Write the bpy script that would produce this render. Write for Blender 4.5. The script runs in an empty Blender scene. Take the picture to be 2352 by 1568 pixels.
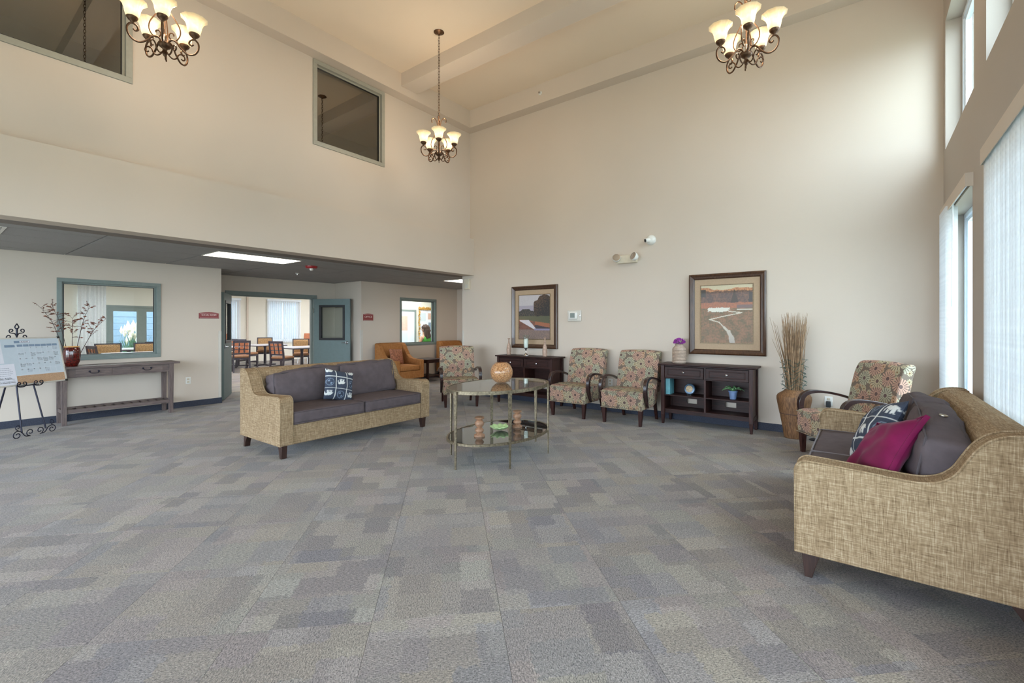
import bpy, bmesh, math, random
from mathutils import Vector, Matrix, noise
R = math.radians
PI = math.pi
random.seed(7)
SC = bpy.context.scene
COL = SC.collection

# ---------------------------------------------------------------- camera
cam_d = bpy.data.cameras.new('camera')
cam = bpy.data.objects.new('camera', cam_d)
COL.objects.link(cam)
cam.location = (0, 0, 1.40)
cam.rotation_euler = (R(90), R(0.0), R(37.33 - 90))
cam_d.sensor_width = 36.0
cam_d.lens = 36.0 * 1061 / 2352
cam_d.shift_y = -36.5 / 2352
cam_d.clip_start = 0.05
cam_d.clip_end = 300
SC.camera = cam

# ---------------------------------------------------------------- world, exposure
W = bpy.data.worlds.new('world')
SC.world = W
W.use_nodes = True
bg = W.node_tree.nodes['Background']
bg.inputs[0].default_value = (0.72, 0.86, 1.0, 1)
bg.inputs[1].default_value = 9.0
SC.view_settings.view_transform = 'Standard'
SC.view_settings.look = 'None'
SC.view_settings.gamma = 1.0
SC.view_settings.use_curve_mapping = False
SC.view_settings.exposure = 0.57
try:
    SC.cycles.max_bounces = 10
    SC.cycles.diffuse_bounces = 6
    SC.cycles.transparent_max_bounces = 16
    SC.cycles.caustics_reflective = False
    SC.cycles.caustics_refractive = False
    SC.cycles.sample_clamp_indirect = 8.0
except Exception:
    pass

def portal(loc, rot, sx, sy):
    l = bpy.data.lights.new('daylight_portal', 'AREA')
    l.shape = 'RECTANGLE'
    l.size = sx
    l.size_y = sy
    l.cycles.is_portal = True
    o = bpy.data.objects.new('daylight_portal', l)
    o.location = loc
    o.rotation_euler = rot
    COL.objects.link(o)
# daylight enters through the windows (+y from the window wall) and an unseen rear opening added for fill light
portal((-4.05, 4.3, 1.3), (0, R(-90), 0), 2.6, 9.2)
portal((5.99, -1.0, 1.57), (R(90), 0, 0), 1.46, 1.95)
portal((3.85, -1.0, 1.57), (R(90), 0, 0), 1.5, 1.95)
portal((6.02, -1.0, 4.0), (R(90), 0, 0), 1.64, 1.4)
portal((3.9, -1.0, 4.0), (R(90), 0, 0), 1.64, 1.4)
for px in (1.7, -0.45, -2.6):
    portal((px, -1.0, 1.57), (R(90), 0, 0), 1.5, 1.95)

# ---------------------------------------------------------------- materials
MATS = {}
def nt(name):
    m = bpy.data.materials.new(name)
    m.use_nodes = True
    t = m.node_tree
    return m, t, t.nodes['Principled BSDF']
def lin(c):
    return tuple(((x / 255) / 12.92 if x / 255 <= 0.04045 else ((x / 255 + 0.055) / 1.055) ** 2.4) for x in c)
def rgb(r, g, b):
    return lin((r, g, b)) + (1,)
def nd(t, kind, **kw):
    n = t.nodes.new(kind)
    for k, v in kw.items():
        setattr(n, k, v)
    return n
def val(n, **kw):
    for k, v in kw.items():
        n.inputs[k].default_value = v
def ramp(t, stops, interp='LINEAR'):
    n = t.nodes.new('ShaderNodeValToRGB')
    cr = n.color_ramp
    cr.interpolation = interp
    while len(cr.elements) < len(stops):
        cr.elements.new(0.5)
    for e, (p, c) in zip(cr.elements, stops):
        e.position = p
        e.color = c
    return n
def math_n(t, op, a, b=None, clamp=False):
    n = t.nodes.new('ShaderNodeMath')
    n.operation = op
    n.use_clamp = clamp
    for i, x in enumerate((a, b)):
        if x is None:
            continue
        if hasattr(x, 'type'):
            t.links.new(x, n.inputs[i])
        else:
            n.inputs[i].default_value = x
    return n.outputs[0]
def mixc(t, fac, a, b, blend='MIX'):
    n = t.nodes.new('ShaderNodeMix')
    n.data_type = 'RGBA'
    n.blend_type = blend
    for sock, x in ((n.inputs[0], fac), (n.inputs[6], a), (n.inputs[7], b)):
        if hasattr(x, 'type'):
            t.links.new(x, sock)
        else:
            sock.default_value = x
    return n.outputs[2]
def bump(t, p, height, strength=0.2, dist=0.01):
    b = t.nodes.new('ShaderNodeBump')
    b.inputs['Strength'].default_value = strength
    b.inputs['Distance'].default_value = dist
    t.links.new(height, b.inputs['Height'])
    t.links.new(b.outputs[0], p.inputs['Normal'])

def plain(name, c, rough=0.5, metal=0.0, var=0.10, scale=18, bmp=0.0, bscale=120, coat=0.0, spec=None, emit=None, es=0):
    """a procedural base: colour broken up by noise, optional fine relief"""
    if name in MATS:
        return MATS[name]
    m, t, p = nt(name)
    tc = nd(t, 'ShaderNodeTexCoord')
    n = nd(t, 'ShaderNodeTexNoise')
    val(n, Scale=scale, Detail=4.0)
    t.links.new(tc.outputs['Object'], n.inputs['Vector'])
    c = c if len(c) == 4 else tuple(c) + (1,)
    lo = tuple(x * (1 - var) for x in c[:3]) + (1,)
    hi = tuple(min(1, x * (1 + var)) for x in c[:3]) + (1,)
    r = ramp(t, [(0.3, lo), (0.7, hi)])
    t.links.new(n.outputs['Fac'], r.inputs[0])
    t.links.new(r.outputs[0], p.inputs['Base Color'])
    p.inputs['Roughness'].default_value = rough
    p.inputs['Metallic'].default_value = metal
    if coat:
        p.inputs['Coat Weight'].default_value = coat
    if spec is not None:
        p.inputs['Specular IOR Level'].default_value = spec
    if emit:
        p.inputs['Emission Color'].default_value = emit
        p.inputs['Emission Strength'].default_value = es
    if bmp:
        n2 = nd(t, 'ShaderNodeTexNoise')
        val(n2, Scale=bscale, Detail=3.0)
        t.links.new(tc.outputs['Object'], n2.inputs['Vector'])
        bump(t, p, n2.outputs['Fac'], bmp, 0.004)
    MATS[name] = m
    return m

def wood(name, c1, c2, rough=0.35, scale=6.0, axis=0, coat=0.2):
    m, t, p = nt(name)
    tc = nd(t, 'ShaderNodeTexCoord')
    mp = nd(t, 'ShaderNodeMapping')
    s = [14.0, 14.0, 14.0]
    s[axis] = 1.2
    mp.inputs['Scale'].default_value = s
    t.links.new(tc.outputs['Object'], mp.inputs['Vector'])
    n = nd(t, 'ShaderNodeTexNoise')
    val(n, Scale=scale, Detail=6.0, Roughness=0.65, Distortion=0.6)
    t.links.new(mp.outputs[0], n.inputs['Vector'])
    r = ramp(t, [(0.30, c1), (0.72, c2)])
    t.links.new(n.outputs['Fac'], r.inputs[0])
    t.links.new(r.outputs[0], p.inputs['Base Color'])
    p.inputs['Roughness'].default_value = rough
    p.inputs['Coat Weight'].default_value = coat
    p.inputs['Coat Roughness'].default_value = 0.25
    bump(t, p, n.outputs['Fac'], 0.12, 0.003)
    MATS[name] = m
    return m

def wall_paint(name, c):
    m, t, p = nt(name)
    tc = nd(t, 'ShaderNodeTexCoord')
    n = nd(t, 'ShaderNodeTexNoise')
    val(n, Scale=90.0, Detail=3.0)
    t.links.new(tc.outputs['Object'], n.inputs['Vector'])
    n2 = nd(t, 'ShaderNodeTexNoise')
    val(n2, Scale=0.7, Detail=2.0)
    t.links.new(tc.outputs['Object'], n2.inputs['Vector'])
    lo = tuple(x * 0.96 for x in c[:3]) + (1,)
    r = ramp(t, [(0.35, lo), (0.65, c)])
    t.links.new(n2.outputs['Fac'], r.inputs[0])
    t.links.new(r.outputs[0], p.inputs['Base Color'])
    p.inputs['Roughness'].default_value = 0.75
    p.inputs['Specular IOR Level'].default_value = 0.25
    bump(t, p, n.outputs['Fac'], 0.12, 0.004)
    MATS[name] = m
    return m

def carpet_mat():
    m, t, p = nt('carpet')
    L = t.links.new
    tc = nd(t, 'ShaderNodeTexCoord')
    oi = nd(t, 'ShaderNodeObjectInfo')
    off = nd(t, 'ShaderNodeCombineXYZ')
    L(math_n(t, 'MULTIPLY', oi.outputs['Random'], 37.3), off.inputs[0])
    L(math_n(t, 'MULTIPLY', oi.outputs['Random'], 91.7), off.inputs[1])
    add = nd(t, 'ShaderNodeVectorMath', operation='ADD')
    L(tc.outputs['Object'], add.inputs[0])
    L(off.outputs[0], add.inputs[1])
    # blocky patches inside each tile
    facs = []
    for bw, rh, o in ((0.36, 0.16, 0.0), (0.21, 0.27, 5.3)):
        b = nd(t, 'ShaderNodeTexBrick')
        b.offset = 0.5
        b.inputs['Color1'].default_value = (0, 0, 0, 1)
        b.inputs['Color2'].default_value = (1, 1, 1, 1)
        val(b, Scale=1.0)
        b.inputs['Mortar Size'].default_value = 0.0
        b.inputs['Brick Width'].default_value = bw
        b.inputs['Row Height'].default_value = rh
        a2 = nd(t, 'ShaderNodeVectorMath', operation='ADD')
        L(add.outputs[0], a2.inputs[0])
        a2.inputs[1].default_value = (o, o * 1.7, 0)
        # fuzzy block edges
        nz = nd(t, 'ShaderNodeTexNoise')
        val(nz, Scale=34.0, Detail=4.0)
        L(tc.outputs['Object'], nz.inputs['Vector'])
        sub = nd(t, 'ShaderNodeVectorMath', operation='SCALE')
        L(nz.outputs['Color'], sub.inputs[0])
        sub.inputs['Scale'].default_value = 0.085
        a3 = nd(t, 'ShaderNodeVectorMath', operation='ADD')
        L(a2.outputs[0], a3.inputs[0])
        L(sub.outputs[0], a3.inputs[1])
        L(a3.outputs[0], b.inputs['Vector'])
        sp = nd(t, 'ShaderNodeSeparateColor')
        L(b.outputs['Color'], sp.inputs[0])
        facs.append(sp.outputs[0])
    light = ramp(t, [(0.0, (0.160, 0.143, 0.143, 1)), (0.3, (0.200, 0.179, 0.170, 1)), (0.7, (0.228, 0.206, 0.188, 1)), (1.0, (0.258, 0.236, 0.219, 1))])
    L(facs[0], light.inputs[0])
    hue = ramp(t, [(0.0, (0.92, 0.92, 1.0, 1)), (0.35, (1.07, 1.0, 0.90, 1)), (0.6, (1.0, 1.01, 0.97, 1)), (0.8, (1.06, 0.97, 0.97, 1)), (1.0, (0.86, 0.87, 0.92, 1))])
    L(facs[1], hue.inputs[0])
    base = mixc(t, 1.0, light.outputs[0], hue.outputs[0], 'MULTIPLY')
    # pile rows
    mp = nd(t, 'ShaderNodeMapping')
    mp.inputs['Scale'].default_value = (55, 230, 1)
    L(add.outputs[0], mp.inputs['Vector'])
    n = nd(t, 'ShaderNodeTexNoise')
    val(n, Scale=1.0, Detail=3.0, Roughness=0.7)
    L(mp.outputs[0], n.inputs['Vector'])
    n2 = nd(t, 'ShaderNodeTexNoise')
    val(n2, Scale=150.0, Detail=2.0)
    L(add.outputs[0], n2.inputs['Vector'])
    mixn = math_n(t, 'ADD', math_n(t, 'MULTIPLY', n.outputs['Fac'], 0.6), math_n(t, 'MULTIPLY', n2.outputs['Fac'], 0.4))
    g = ramp(t, [(0.35, (0.26, 0.26, 0.28, 1)), (0.65, (1.78, 1.76, 1.70, 1))])
    L(mixn, g.inputs[0])
    base = mixc(t, 1.0, base, g.outputs[0], 'MULTIPLY')
    L(base, p.inputs['Base Color'])
    p.inputs['Roughness'].default_value = 0.95
    p.inputs['Specular IOR Level'].default_value = 0.1
    p.inputs['Sheen Weight'].default_value = 0.15
    bump(t, p, mixn, 0.5, 0.006)
    MATS['carpet'] = m
    return m

def linen(name, c1, c2, c3):
    m, t, p = nt(name)
    L = t.links.new
    tc = nd(t, 'ShaderNodeTexCoord')
    outs = []
    sp = nd(t, 'ShaderNodeSeparateXYZ')
    L(tc.outputs['UV'], sp.inputs[0])
    # individual threads: each one has its own slubs along its length
    for along, across in ((0, 1), (1, 0)):
        th = math_n(t, 'FLOOR', math_n(t, 'MULTIPLY', sp.outputs[across], 260.0))
        wn = nd(t, 'ShaderNodeTexWhiteNoise')
        wn.noise_dimensions = '1D'
        L(th, wn.inputs['W'])
        cv = nd(t, 'ShaderNodeCombineXYZ')
        L(math_n(t, 'ADD', math_n(t, 'MULTIPLY', sp.outputs[along], 12.0), math_n(t, 'MULTIPLY', wn.outputs['Value'], 200.0)), cv.inputs[0])
        L(math_n(t, 'MULTIPLY', th, 7.31), cv.inputs[1])
        n = nd(t, 'ShaderNodeTexNoise')
        val(n, Scale=1.0, Detail=2.0, Roughness=0.6)
        L(cv.outputs[0], n.inputs['Vector'])
        outs.append(n.outputs['Fac'])
    s = math_n(t, 'MULTIPLY', math_n(t, 'ADD', outs[0], outs[1]), 0.5)
    r = ramp(t, [(0.30, c1), (0.5, c2), (0.70, c3)])
    L(s, r.inputs[0])
    L(r.outputs[0], p.inputs['Base Color'])
    p.inputs['Roughness'].default_value = 0.9
    p.inputs['Specular IOR Level'].default_value = 0.15
    bump(t, p, s, 0.35, 0.002)
    MATS[name] = m
    return m

def flower_mat():
    m, t, p = nt('flower_fabric')
    L = t.links.new
    tc = nd(t, 'ShaderNodeTexCoord')
    def layer(size, rnd, petals, seed, rout):
        sc = nd(t, 'ShaderNodeVectorMath', operation='MULTIPLY_ADD')
        L(tc.outputs['UV'], sc.inputs[0])
        sc.inputs[1].default_value = (1 / size, 1 / size, 0)
        sc.inputs[2].default_value = (seed, seed * 0.7, 0)
        v = nd(t, 'ShaderNodeTexVoronoi')
        v.voronoi_dimensions = '2D'
        val(v, Scale=1.0, Randomness=rnd)
        L(sc.outputs[0], v.inputs['Vector'])
        d = nd(t, 'ShaderNodeVectorMath', operation='SUBTRACT')
        L(sc.outputs[0], d.inputs[0])
        L(v.outputs['Position'], d.inputs[1])
        sp = nd(t, 'ShaderNodeSeparateXYZ')
        L(d.outputs[0], sp.inputs[0])
        ang = math_n(t, 'ARCTAN2', sp.outputs[1], sp.outputs[0])
        pet = math_n(t, 'ABSOLUTE', math_n(t, 'SINE', math_n(t, 'MULTIPLY', ang, petals)))
        dist = v.outputs['Distance']
        rim = math_n(t, 'ADD', math_n(t, 'MULTIPLY', pet, 0.12), rout)
        mask = math_n(t, 'LESS_THAN', dist, rim)
        line = math_n(t, 'MULTIPLY', math_n(t, 'LESS_THAN', pet, 0.58), math_n(t, 'GREATER_THAN', dist, 0.17))
        ctr = math_n(t, 'LESS_THAN', dist, 0.125)
        sc2 = nd(t, 'ShaderNodeSeparateColor')
        L(v.outputs['Color'], sc2.inputs[0])
        return mask, line, ctr, sc2.outputs[0]
    mk, ln, ct, rd = layer(0.16, 0.6, 8.0, 3.1, 0.40)
    mk2, ln2, ct2, rd2 = layer(0.075, 0.9, 5.0, 11.7, 0.30)
    pc = ramp(t, [(0.0, rgb(180, 144, 126)), (0.36, rgb(162, 160, 138)), (0.62, rgb(176, 163, 134)), (0.8, rgb(172, 136, 120))], 'CONSTANT')
    L(rd, pc.inputs[0])
    pc2 = ramp(t, [(0.0, rgb(176, 166, 136)), (0.5, rgb(186, 152, 124))], 'CONSTANT')
    L(rd2, pc2.inputs[0])
    bgc = rgb(112, 99, 88)
    dark = rgb(94, 81, 74)
    brown = rgb(98, 80, 76)
    small = mixc(t, math_n(t, 'MULTIPLY', ln2, 0.75), pc2.outputs[0], dark)
    small = mixc(t, ct2, small, rgb(120, 92, 66))
    base = mixc(t, mk2, bgc, small)
    big = mixc(t, math_n(t, 'MULTIPLY', ln, 0.85), pc.outputs[0], dark)
    big = mixc(t, ct, big, brown)
    base = mixc(t, mk, base, big)
    n = nd(t, 'ShaderNodeTexNoise')
    val(n, Scale=500.0, Detail=2.0)
    L(tc.outputs['UV'], n.inputs['Vector'])
    L(base, p.inputs['Base Color'])
    p.inputs['Roughness'].default_value = 0.85
    p.inputs['Specular IOR Level'].default_value = 0.2
    bump(t, p, n.outputs['Fac'], 0.2, 0.002)
    MATS['flower_fabric'] = m
    return m

def attr_mat(name, rough=0.5, bmp=0.0, coat=0.0):
    m, t, p = nt(name)
    a = nd(t, 'ShaderNodeAttribute', attribute_name='Col')
    tc = nd(t, 'ShaderNodeTexCoord')
    n = nd(t, 'ShaderNodeTexNoise')
    val(n, Scale=260.0, Detail=2.0)
    t.links.new(tc.outputs['Object'], n.inputs['Vector'])
    r = ramp(t, [(0.3, (0.86, 0.86, 0.86, 1)), (0.7, (1.1, 1.1, 1.1, 1))])
    t.links.new(n.outputs['Fac'], r.inputs[0])
    t.links.new(mixc(t, 1.0, a.outputs['Color'], r.outputs[0], 'MULTIPLY'), p.inputs['Base Color'])
    p.inputs['Roughness'].default_value = rough
    p.inputs['Coat Weight'].default_value = coat
    p.inputs['Coat Roughness'].default_value = 0.04
    if bmp:
        bump(t, p, n.outputs['Fac'], bmp, 0.003)
    MATS[name] = m
    return m

def pane_mat(name, tint, refl=0.0, rough=0.0):
    """thin glass: clear or tinted, with Fresnel reflection"""
    m = bpy.data.materials.new(name)
    m.use_nodes = True
    t = m.node_tree
    t.nodes.clear()
    out = nd(t, 'ShaderNodeOutputMaterial')
    tr = nd(t, 'ShaderNodeBsdfTransparent')
    tr.inputs[0].default_value = tint
    gl = nd(t, 'ShaderNodeBsdfGlossy')
    gl.inputs['Roughness'].default_value = rough
    # Schlick reflectance, the same on both faces of the thin pane
    ge = nd(t, 'ShaderNodeNewGeometry')
    dt = nd(t, 'ShaderNodeVectorMath', operation='DOT_PRODUCT')
    t.links.new(ge.outputs['Normal'], dt.inputs[0])
    t.links.new(ge.outputs['Incoming'], dt.inputs[1])
    g1 = math_n(t, 'SUBTRACT', 1.0, math_n(t, 'ABSOLUTE', dt.outputs['Value']), True)
    f = math_n(t, 'ADD', math_n(t, 'MULTIPLY', math_n(t, 'POWER', g1, 5.0), 0.9), 0.035 + refl, True)
    mx = nd(t, 'ShaderNodeMixShader')
    t.links.new(f, mx.inputs[0])
    t.links.new(tr.outputs[0], mx.inputs[1])
    t.links.new(gl.outputs[0], mx.inputs[2])
    t.links.new(mx.outputs[0], out.inputs[0])
    MATS[name] = m
    return m

def glow(name, c, s):
    m, t, p = nt(name)
    p.inputs['Base Color'].default_value = (0.8, 0.8, 0.8, 1)
    tc = nd(t, 'ShaderNodeTexCoord')
    n = nd(t, 'ShaderNodeTexNoise')
    val(n, Scale=60.0)
    t.links.new(tc.outputs['Object'], n.inputs['Vector'])
    r = ramp(t, [(0.0, tuple(x * 0.96 for x in c[:3]) + (1,)), (1.0, c)])
    t.links.new(n.outputs['Fac'], r.inputs[0])
    t.links.new(r.outputs[0], p.inputs['Emission Color'])
    p.inputs['Emission Strength'].default_value = s
    MATS[name] = m
    return m

def shade_mat():
    """alabaster lamp glass: it glows most around the bulb inside it"""
    m, t, p = nt('lamp_glass')
    L = t.links.new
    tc = nd(t, 'ShaderNodeTexCoord')
    sp = nd(t, 'ShaderNodeSeparateXYZ')
    L(tc.outputs['Object'], sp.inputs[0])
    r = ramp(t, [(0.0, (0.50, 0.50, 0.50, 1)), (0.38, (1.0, 1.0, 1.0, 1)), (0.62, (0.75, 0.75, 0.75, 1)), (1.0, (0.22, 0.22, 0.22, 1))])
    L(math_n(t, 'MULTIPLY', sp.outputs[2], 1 / 0.14), r.inputs[0])
    n = nd(t, 'ShaderNodeTexNoise')
    val(n, Scale=22.0, Detail=4.0)
    L(tc.outputs['Object'], n.inputs['Vector'])
    c = ramp(t, [(0.3, (1.0, 0.68, 0.30, 1)), (0.7, (1.0, 0.80, 0.47, 1))])
    L(n.outputs['Fac'], c.inputs[0])
    sg = nd(t, 'ShaderNodeSeparateColor')
    L(r.outputs[0], sg.inputs[0])
    L(c.outputs[0], p.inputs['Emission Color'])
    L(math_n(t, 'MULTIPLY', sg.outputs[0], 1.45), p.inputs['Emission Strength'])
    p.inputs['Base Color'].default_value = (0.30, 0.24, 0.15, 1)
    p.inputs['Roughness'].default_value = 0.3
    MATS['lamp_glass'] = m

def blind_mat(name, trans):
    m = bpy.data.materials.new(name)
    m.use_nodes = True
    t = m.node_tree
    p = t.nodes['Principled BSDF']
    out = t.nodes['Material Output']
    tc = nd(t, 'ShaderNodeTexCoord')
    n = nd(t, 'ShaderNodeTexNoise')
    val(n, Scale=40.0)
    t.links.new(tc.outputs['Object'], n.inputs['Vector'])
    r = ramp(t, [(0.3, (0.78, 0.80, 0.82, 1)), (0.7, (0.86, 0.88, 0.90, 1))])
    t.links.new(n.outputs['Fac'], r.inputs[0])
    t.links.new(r.outputs[0], p.inputs['Base Color'])
    p.inputs['Roughness'].default_value = 0.55
    tl = nd(t, 'ShaderNodeBsdfTranslucent')
    t.links.new(r.outputs[0], tl.inputs[0])
    mx = nd(t, 'ShaderNodeMixShader')
    mx.inputs[0].default_value = trans
    t.links.new(p.outputs[0], mx.inputs[1])
    t.links.new(tl.outputs[0], mx.inputs[2])
    t.links.new(mx.outputs[0], out.inputs[0])
    MATS[name] = m

wall_paint('wall', rgb(207, 194, 180))
wall_paint('ceiling_paint', rgb(226, 210, 190))
wall_paint('dining_wall', rgb(224, 220, 208))
wall_paint('window_wall', rgb(180, 170, 160))  # darker than the other walls: backlight shade put into the paint
wall_paint('office_wall', rgb(226, 224, 214))
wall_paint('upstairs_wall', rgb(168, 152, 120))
carpet_mat()
linen('sofa_linen', rgb(100, 80, 58), rgb(146, 123, 95), rgb(188, 167, 138))
linen('orange_weave', rgb(134, 84, 44), rgb(164, 110, 64), rgb(186, 134, 84))
flower_mat()
attr_mat('print', 0.6, coat=0.12)
attr_mat('pillow_print', 0.9, bmp=0.3)
pane_mat('clear_glass', (0.95, 0.98, 0.97, 1))
pane_mat('table_glass', (0.66, 0.70, 0.68, 1), 0.22)
pane_mat('dark_table_glass', (0.46, 0.50, 0.50, 1), 0.22)
pane_mat('upper_glass_dark', (0.42, 0.38, 0.24, 1), 0.20)  # dark tint stands in for the unlit room behind the panes
pane_mat('amber_glass', (0.86, 0.62, 0.40, 1), 0.10, 0.12)
glow('troffer_glow', (1.0, 0.92, 0.78, 1), 6.0)
plain('siding', rgb(98, 112, 128), 0.8, var=0.08)
plain('hedge', rgb(60, 96, 58), 0.8, var=0.4, scale=6)
plain('plume', rgb(222, 206, 186), 0.8, var=0.2, scale=30)
glow('fill_glow', (0.97, 0.98, 1.0, 1), 30.0)  # for the added fill panels of dining room and office
shade_mat()
blind_mat('blind_slat', 0.30)
blind_mat('dense_slat', 0.10)
plain('tile_shaded', rgb(160, 158, 157), 0.9, var=0.12, scale=160, bmp=0.4, bscale=220)  # white tiles greyed: the low ceiling's shade is in this colour
plain('tile_seam', rgb(92, 88, 86), 0.9)
plain('soffit_shaded', rgb(128, 119, 112), 0.85, bmp=0.1)  # plaster strip with its shadow put into the colour
plain('baseboard', rgb(52, 56, 70), 0.8, var=0.45, scale=120)
plain('door_teal', rgb(108, 124, 124), 0.55, var=0.04, bmp=0.06)
plain('frame_sage', rgb(122, 132, 128), 0.5, var=0.05)
plain('upper_frame', rgb(156, 154, 142), 0.5, var=0.05)
plain('black_gasket', rgb(34, 32, 34), 0.5)
plain('white_plastic', rgb(226, 224, 218), 0.4, var=0.03)
plain('beige_plastic', rgb(208, 196, 174), 0.45, var=0.04)
plain('white_vinyl', rgb(222, 230, 238), 0.4, var=0.03)
plain('clear_guard', rgb(206, 200, 190), 0.25, var=0.03)
plain('red_plastic', rgb(150, 24, 30), 0.35)
plain('sign_red', rgb(134, 48, 50), 0.4, var=0.06)
plain('sign_ink', rgb(232, 206, 200), 0.5)
plain('chrome', rgb(205, 205, 208), 0.2, 1.0, var=0.04)
plain('brushed_nickel', rgb(196, 186, 170), 0.3, 1.0, var=0.06)
plain('bronze', rgb(92, 66, 46), 0.42, 0.65, var=0.35, scale=50)
plain('iron', rgb(38, 38, 52), 0.45, 0.55, var=0.2)
plain('table_metal', rgb(124, 112, 92), 0.45, 0.75, var=0.45, scale=45)
plain('board_white', rgb(222, 228, 236), 0.3, var=0.02)
plain('calendar_paper', rgb(206, 218, 228), 0.5, var=0.02)
plain('paper', rgb(236, 236, 246), 0.7, var=0.02)
plain('calendar_bar', rgb(134, 154, 178), 0.6)
plain('cork', rgb(196, 160, 128), 0.9, var=0.25, scale=160)
plain('ink', rgb(30, 34, 46), 0.6)
plain('faint_ink', rgb(140, 146, 164), 0.6)
plain('cushion_grey', rgb(92, 82, 84), 0.9, var=0.10, scale=14, bmp=0.25, bscale=420, spec=0.15)
plain('piping_pale', rgb(128, 122, 126), 0.85)
plain('purple_velvet', rgb(110, 14, 62), 0.7, var=0.22, scale=9, spec=0.2)
MATS['purple_velvet'].node_tree.nodes['Principled BSDF'].inputs['Sheen Weight'].default_value = 0.08
plain('plum_welt', rgb(92, 14, 52), 0.8)
plain('black_plastic', rgb(26, 28, 34), 0.4)
plain('petal_purple', rgb(138, 46, 140), 0.7, var=0.35, scale=90)
plain('ceramic_taupe', rgb(170, 150, 134), 0.55, var=0.16, scale=30)
plain('pale_wood', rgb(176, 148, 130), 0.55, var=0.25, scale=40)
plain('candle_wax', rgb(238, 236, 230), 0.5, var=0.02)
plain('teal_book', rgb(92, 150, 160), 0.5, var=0.15)
plain('page_edge', rgb(186, 206, 200), 0.8, var=0.1, scale=200)
plain('blue_pot', rgb(112, 136, 176), 0.55, var=0.12)
plain('succulent', rgb(96, 136, 92), 0.5, var=0.3, scale=60)
plain('disc_blue', rgb(66, 90, 112), 0.25, 0.3, var=0.4, scale=40)
plain('disc_tan', rgb(190, 166, 130), 0.4, var=0.4, scale=60)
plain('leaf_dish', rgb(192, 214, 152), 0.3, var=0.2, coat=0.6)
plain('turned_wood', rgb(150, 112, 86), 0.5, var=0.3, scale=40)
plain('red_vase', rgb(84, 18, 12), 0.18, var=0.85, scale=70, coat=0.8)
plain('vase_gold', rgb(214, 158, 84), 0.3, var=0.2)
plain('dry_stem', rgb(74, 56, 54), 0.8)
plain('dry_leaf', rgb(118, 62, 38), 0.8, var=0.5, scale=60)
plain('twig', rgb(150, 122, 94), 0.85, var=0.4, scale=20)
plain('wicker', rgb(128, 86, 52), 0.6, var=0.5, scale=30)
plain('green_cord', rgb(44, 78, 70), 0.5)
plain('black_gloss', rgb(44, 30, 34), 0.22, coat=0.5, var=0.25)
plain('hair', rgb(66, 46, 40), 0.8, var=0.3, scale=60)
plain('skin', rgb(196, 146, 122), 0.6, var=0.06)
plain('green_shirt', rgb(64, 150, 52), 0.85, var=0.15)
plain('navy_shirt', rgb(60, 62, 84), 0.85, var=0.15)
plain('jeans', rgb(54, 66, 92), 0.9, var=0.15)
plain('table_laminate', rgb(214, 214, 220), 0.25, var=0.05)
plain('orange_vinyl', rgb(190, 118, 82), 0.5, var=0.1)
plain('seat_tan', rgb(150, 108, 76), 0.5, var=0.15)
plain('gold_brocade', rgb(170, 134, 92), 0.8, var=0.45, scale=55)
plain('kilim', rgb(150, 96, 70), 0.9, var=0.45, scale=26)
plain('tan_poster', rgb(214, 176, 160), 0.7, var=0.08)
plain('garland', rgb(196, 150, 70), 0.8, var=0.7, scale=90)
plain('lime_paper', rgb(176, 200, 80), 0.8)
plain('sheer', rgb(236, 238, 240), 0.8, var=0.06, scale=30)
plain('ground', rgb(150, 152, 138), 0.95, var=0.2, scale=0.6)
wood('dark_wood', rgb(24, 13, 12), rgb(66, 38, 33), 0.45, 5.0, 0, 0.04)
wood('dark_wood_v', rgb(28, 14, 13), rgb(72, 42, 36), 0.4, 5.0, 2, 0.06)
for _n in ('dark_wood', 'dark_wood_v'):
    MATS[_n].node_tree.nodes['Principled BSDF'].inputs['Specular IOR Level'].default_value = 0.22
wood('wicker_reed', rgb(64, 40, 24), rgb(156, 114, 76), 0.6, 5.0, 2, 0.0)
wood('grey_wood', rgb(76, 64, 64), rgb(122, 106, 100), 0.6, 5.0, 0, 0.0)
wood('grey_wood_v', rgb(76, 64, 64), rgb(122, 106, 100), 0.6, 5.0, 2, 0.0)
wood('bent_wood', rgb(30, 18, 20), rgb(58, 36, 34), 0.25, 4.0, 1, 0.4)
wood('leg_wood', rgb(34, 20, 16), rgb(66, 42, 34), 0.4, 5.0, 2, 0.15)
wood('frame_wood', rgb(44, 26, 18), rgb(92, 62, 42), 0.3, 6.0, 2, 0.4)
wood('chair_wood', rgb(40, 34, 44), rgb(74, 66, 76), 0.35, 5.0, 2, 0.3)

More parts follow.
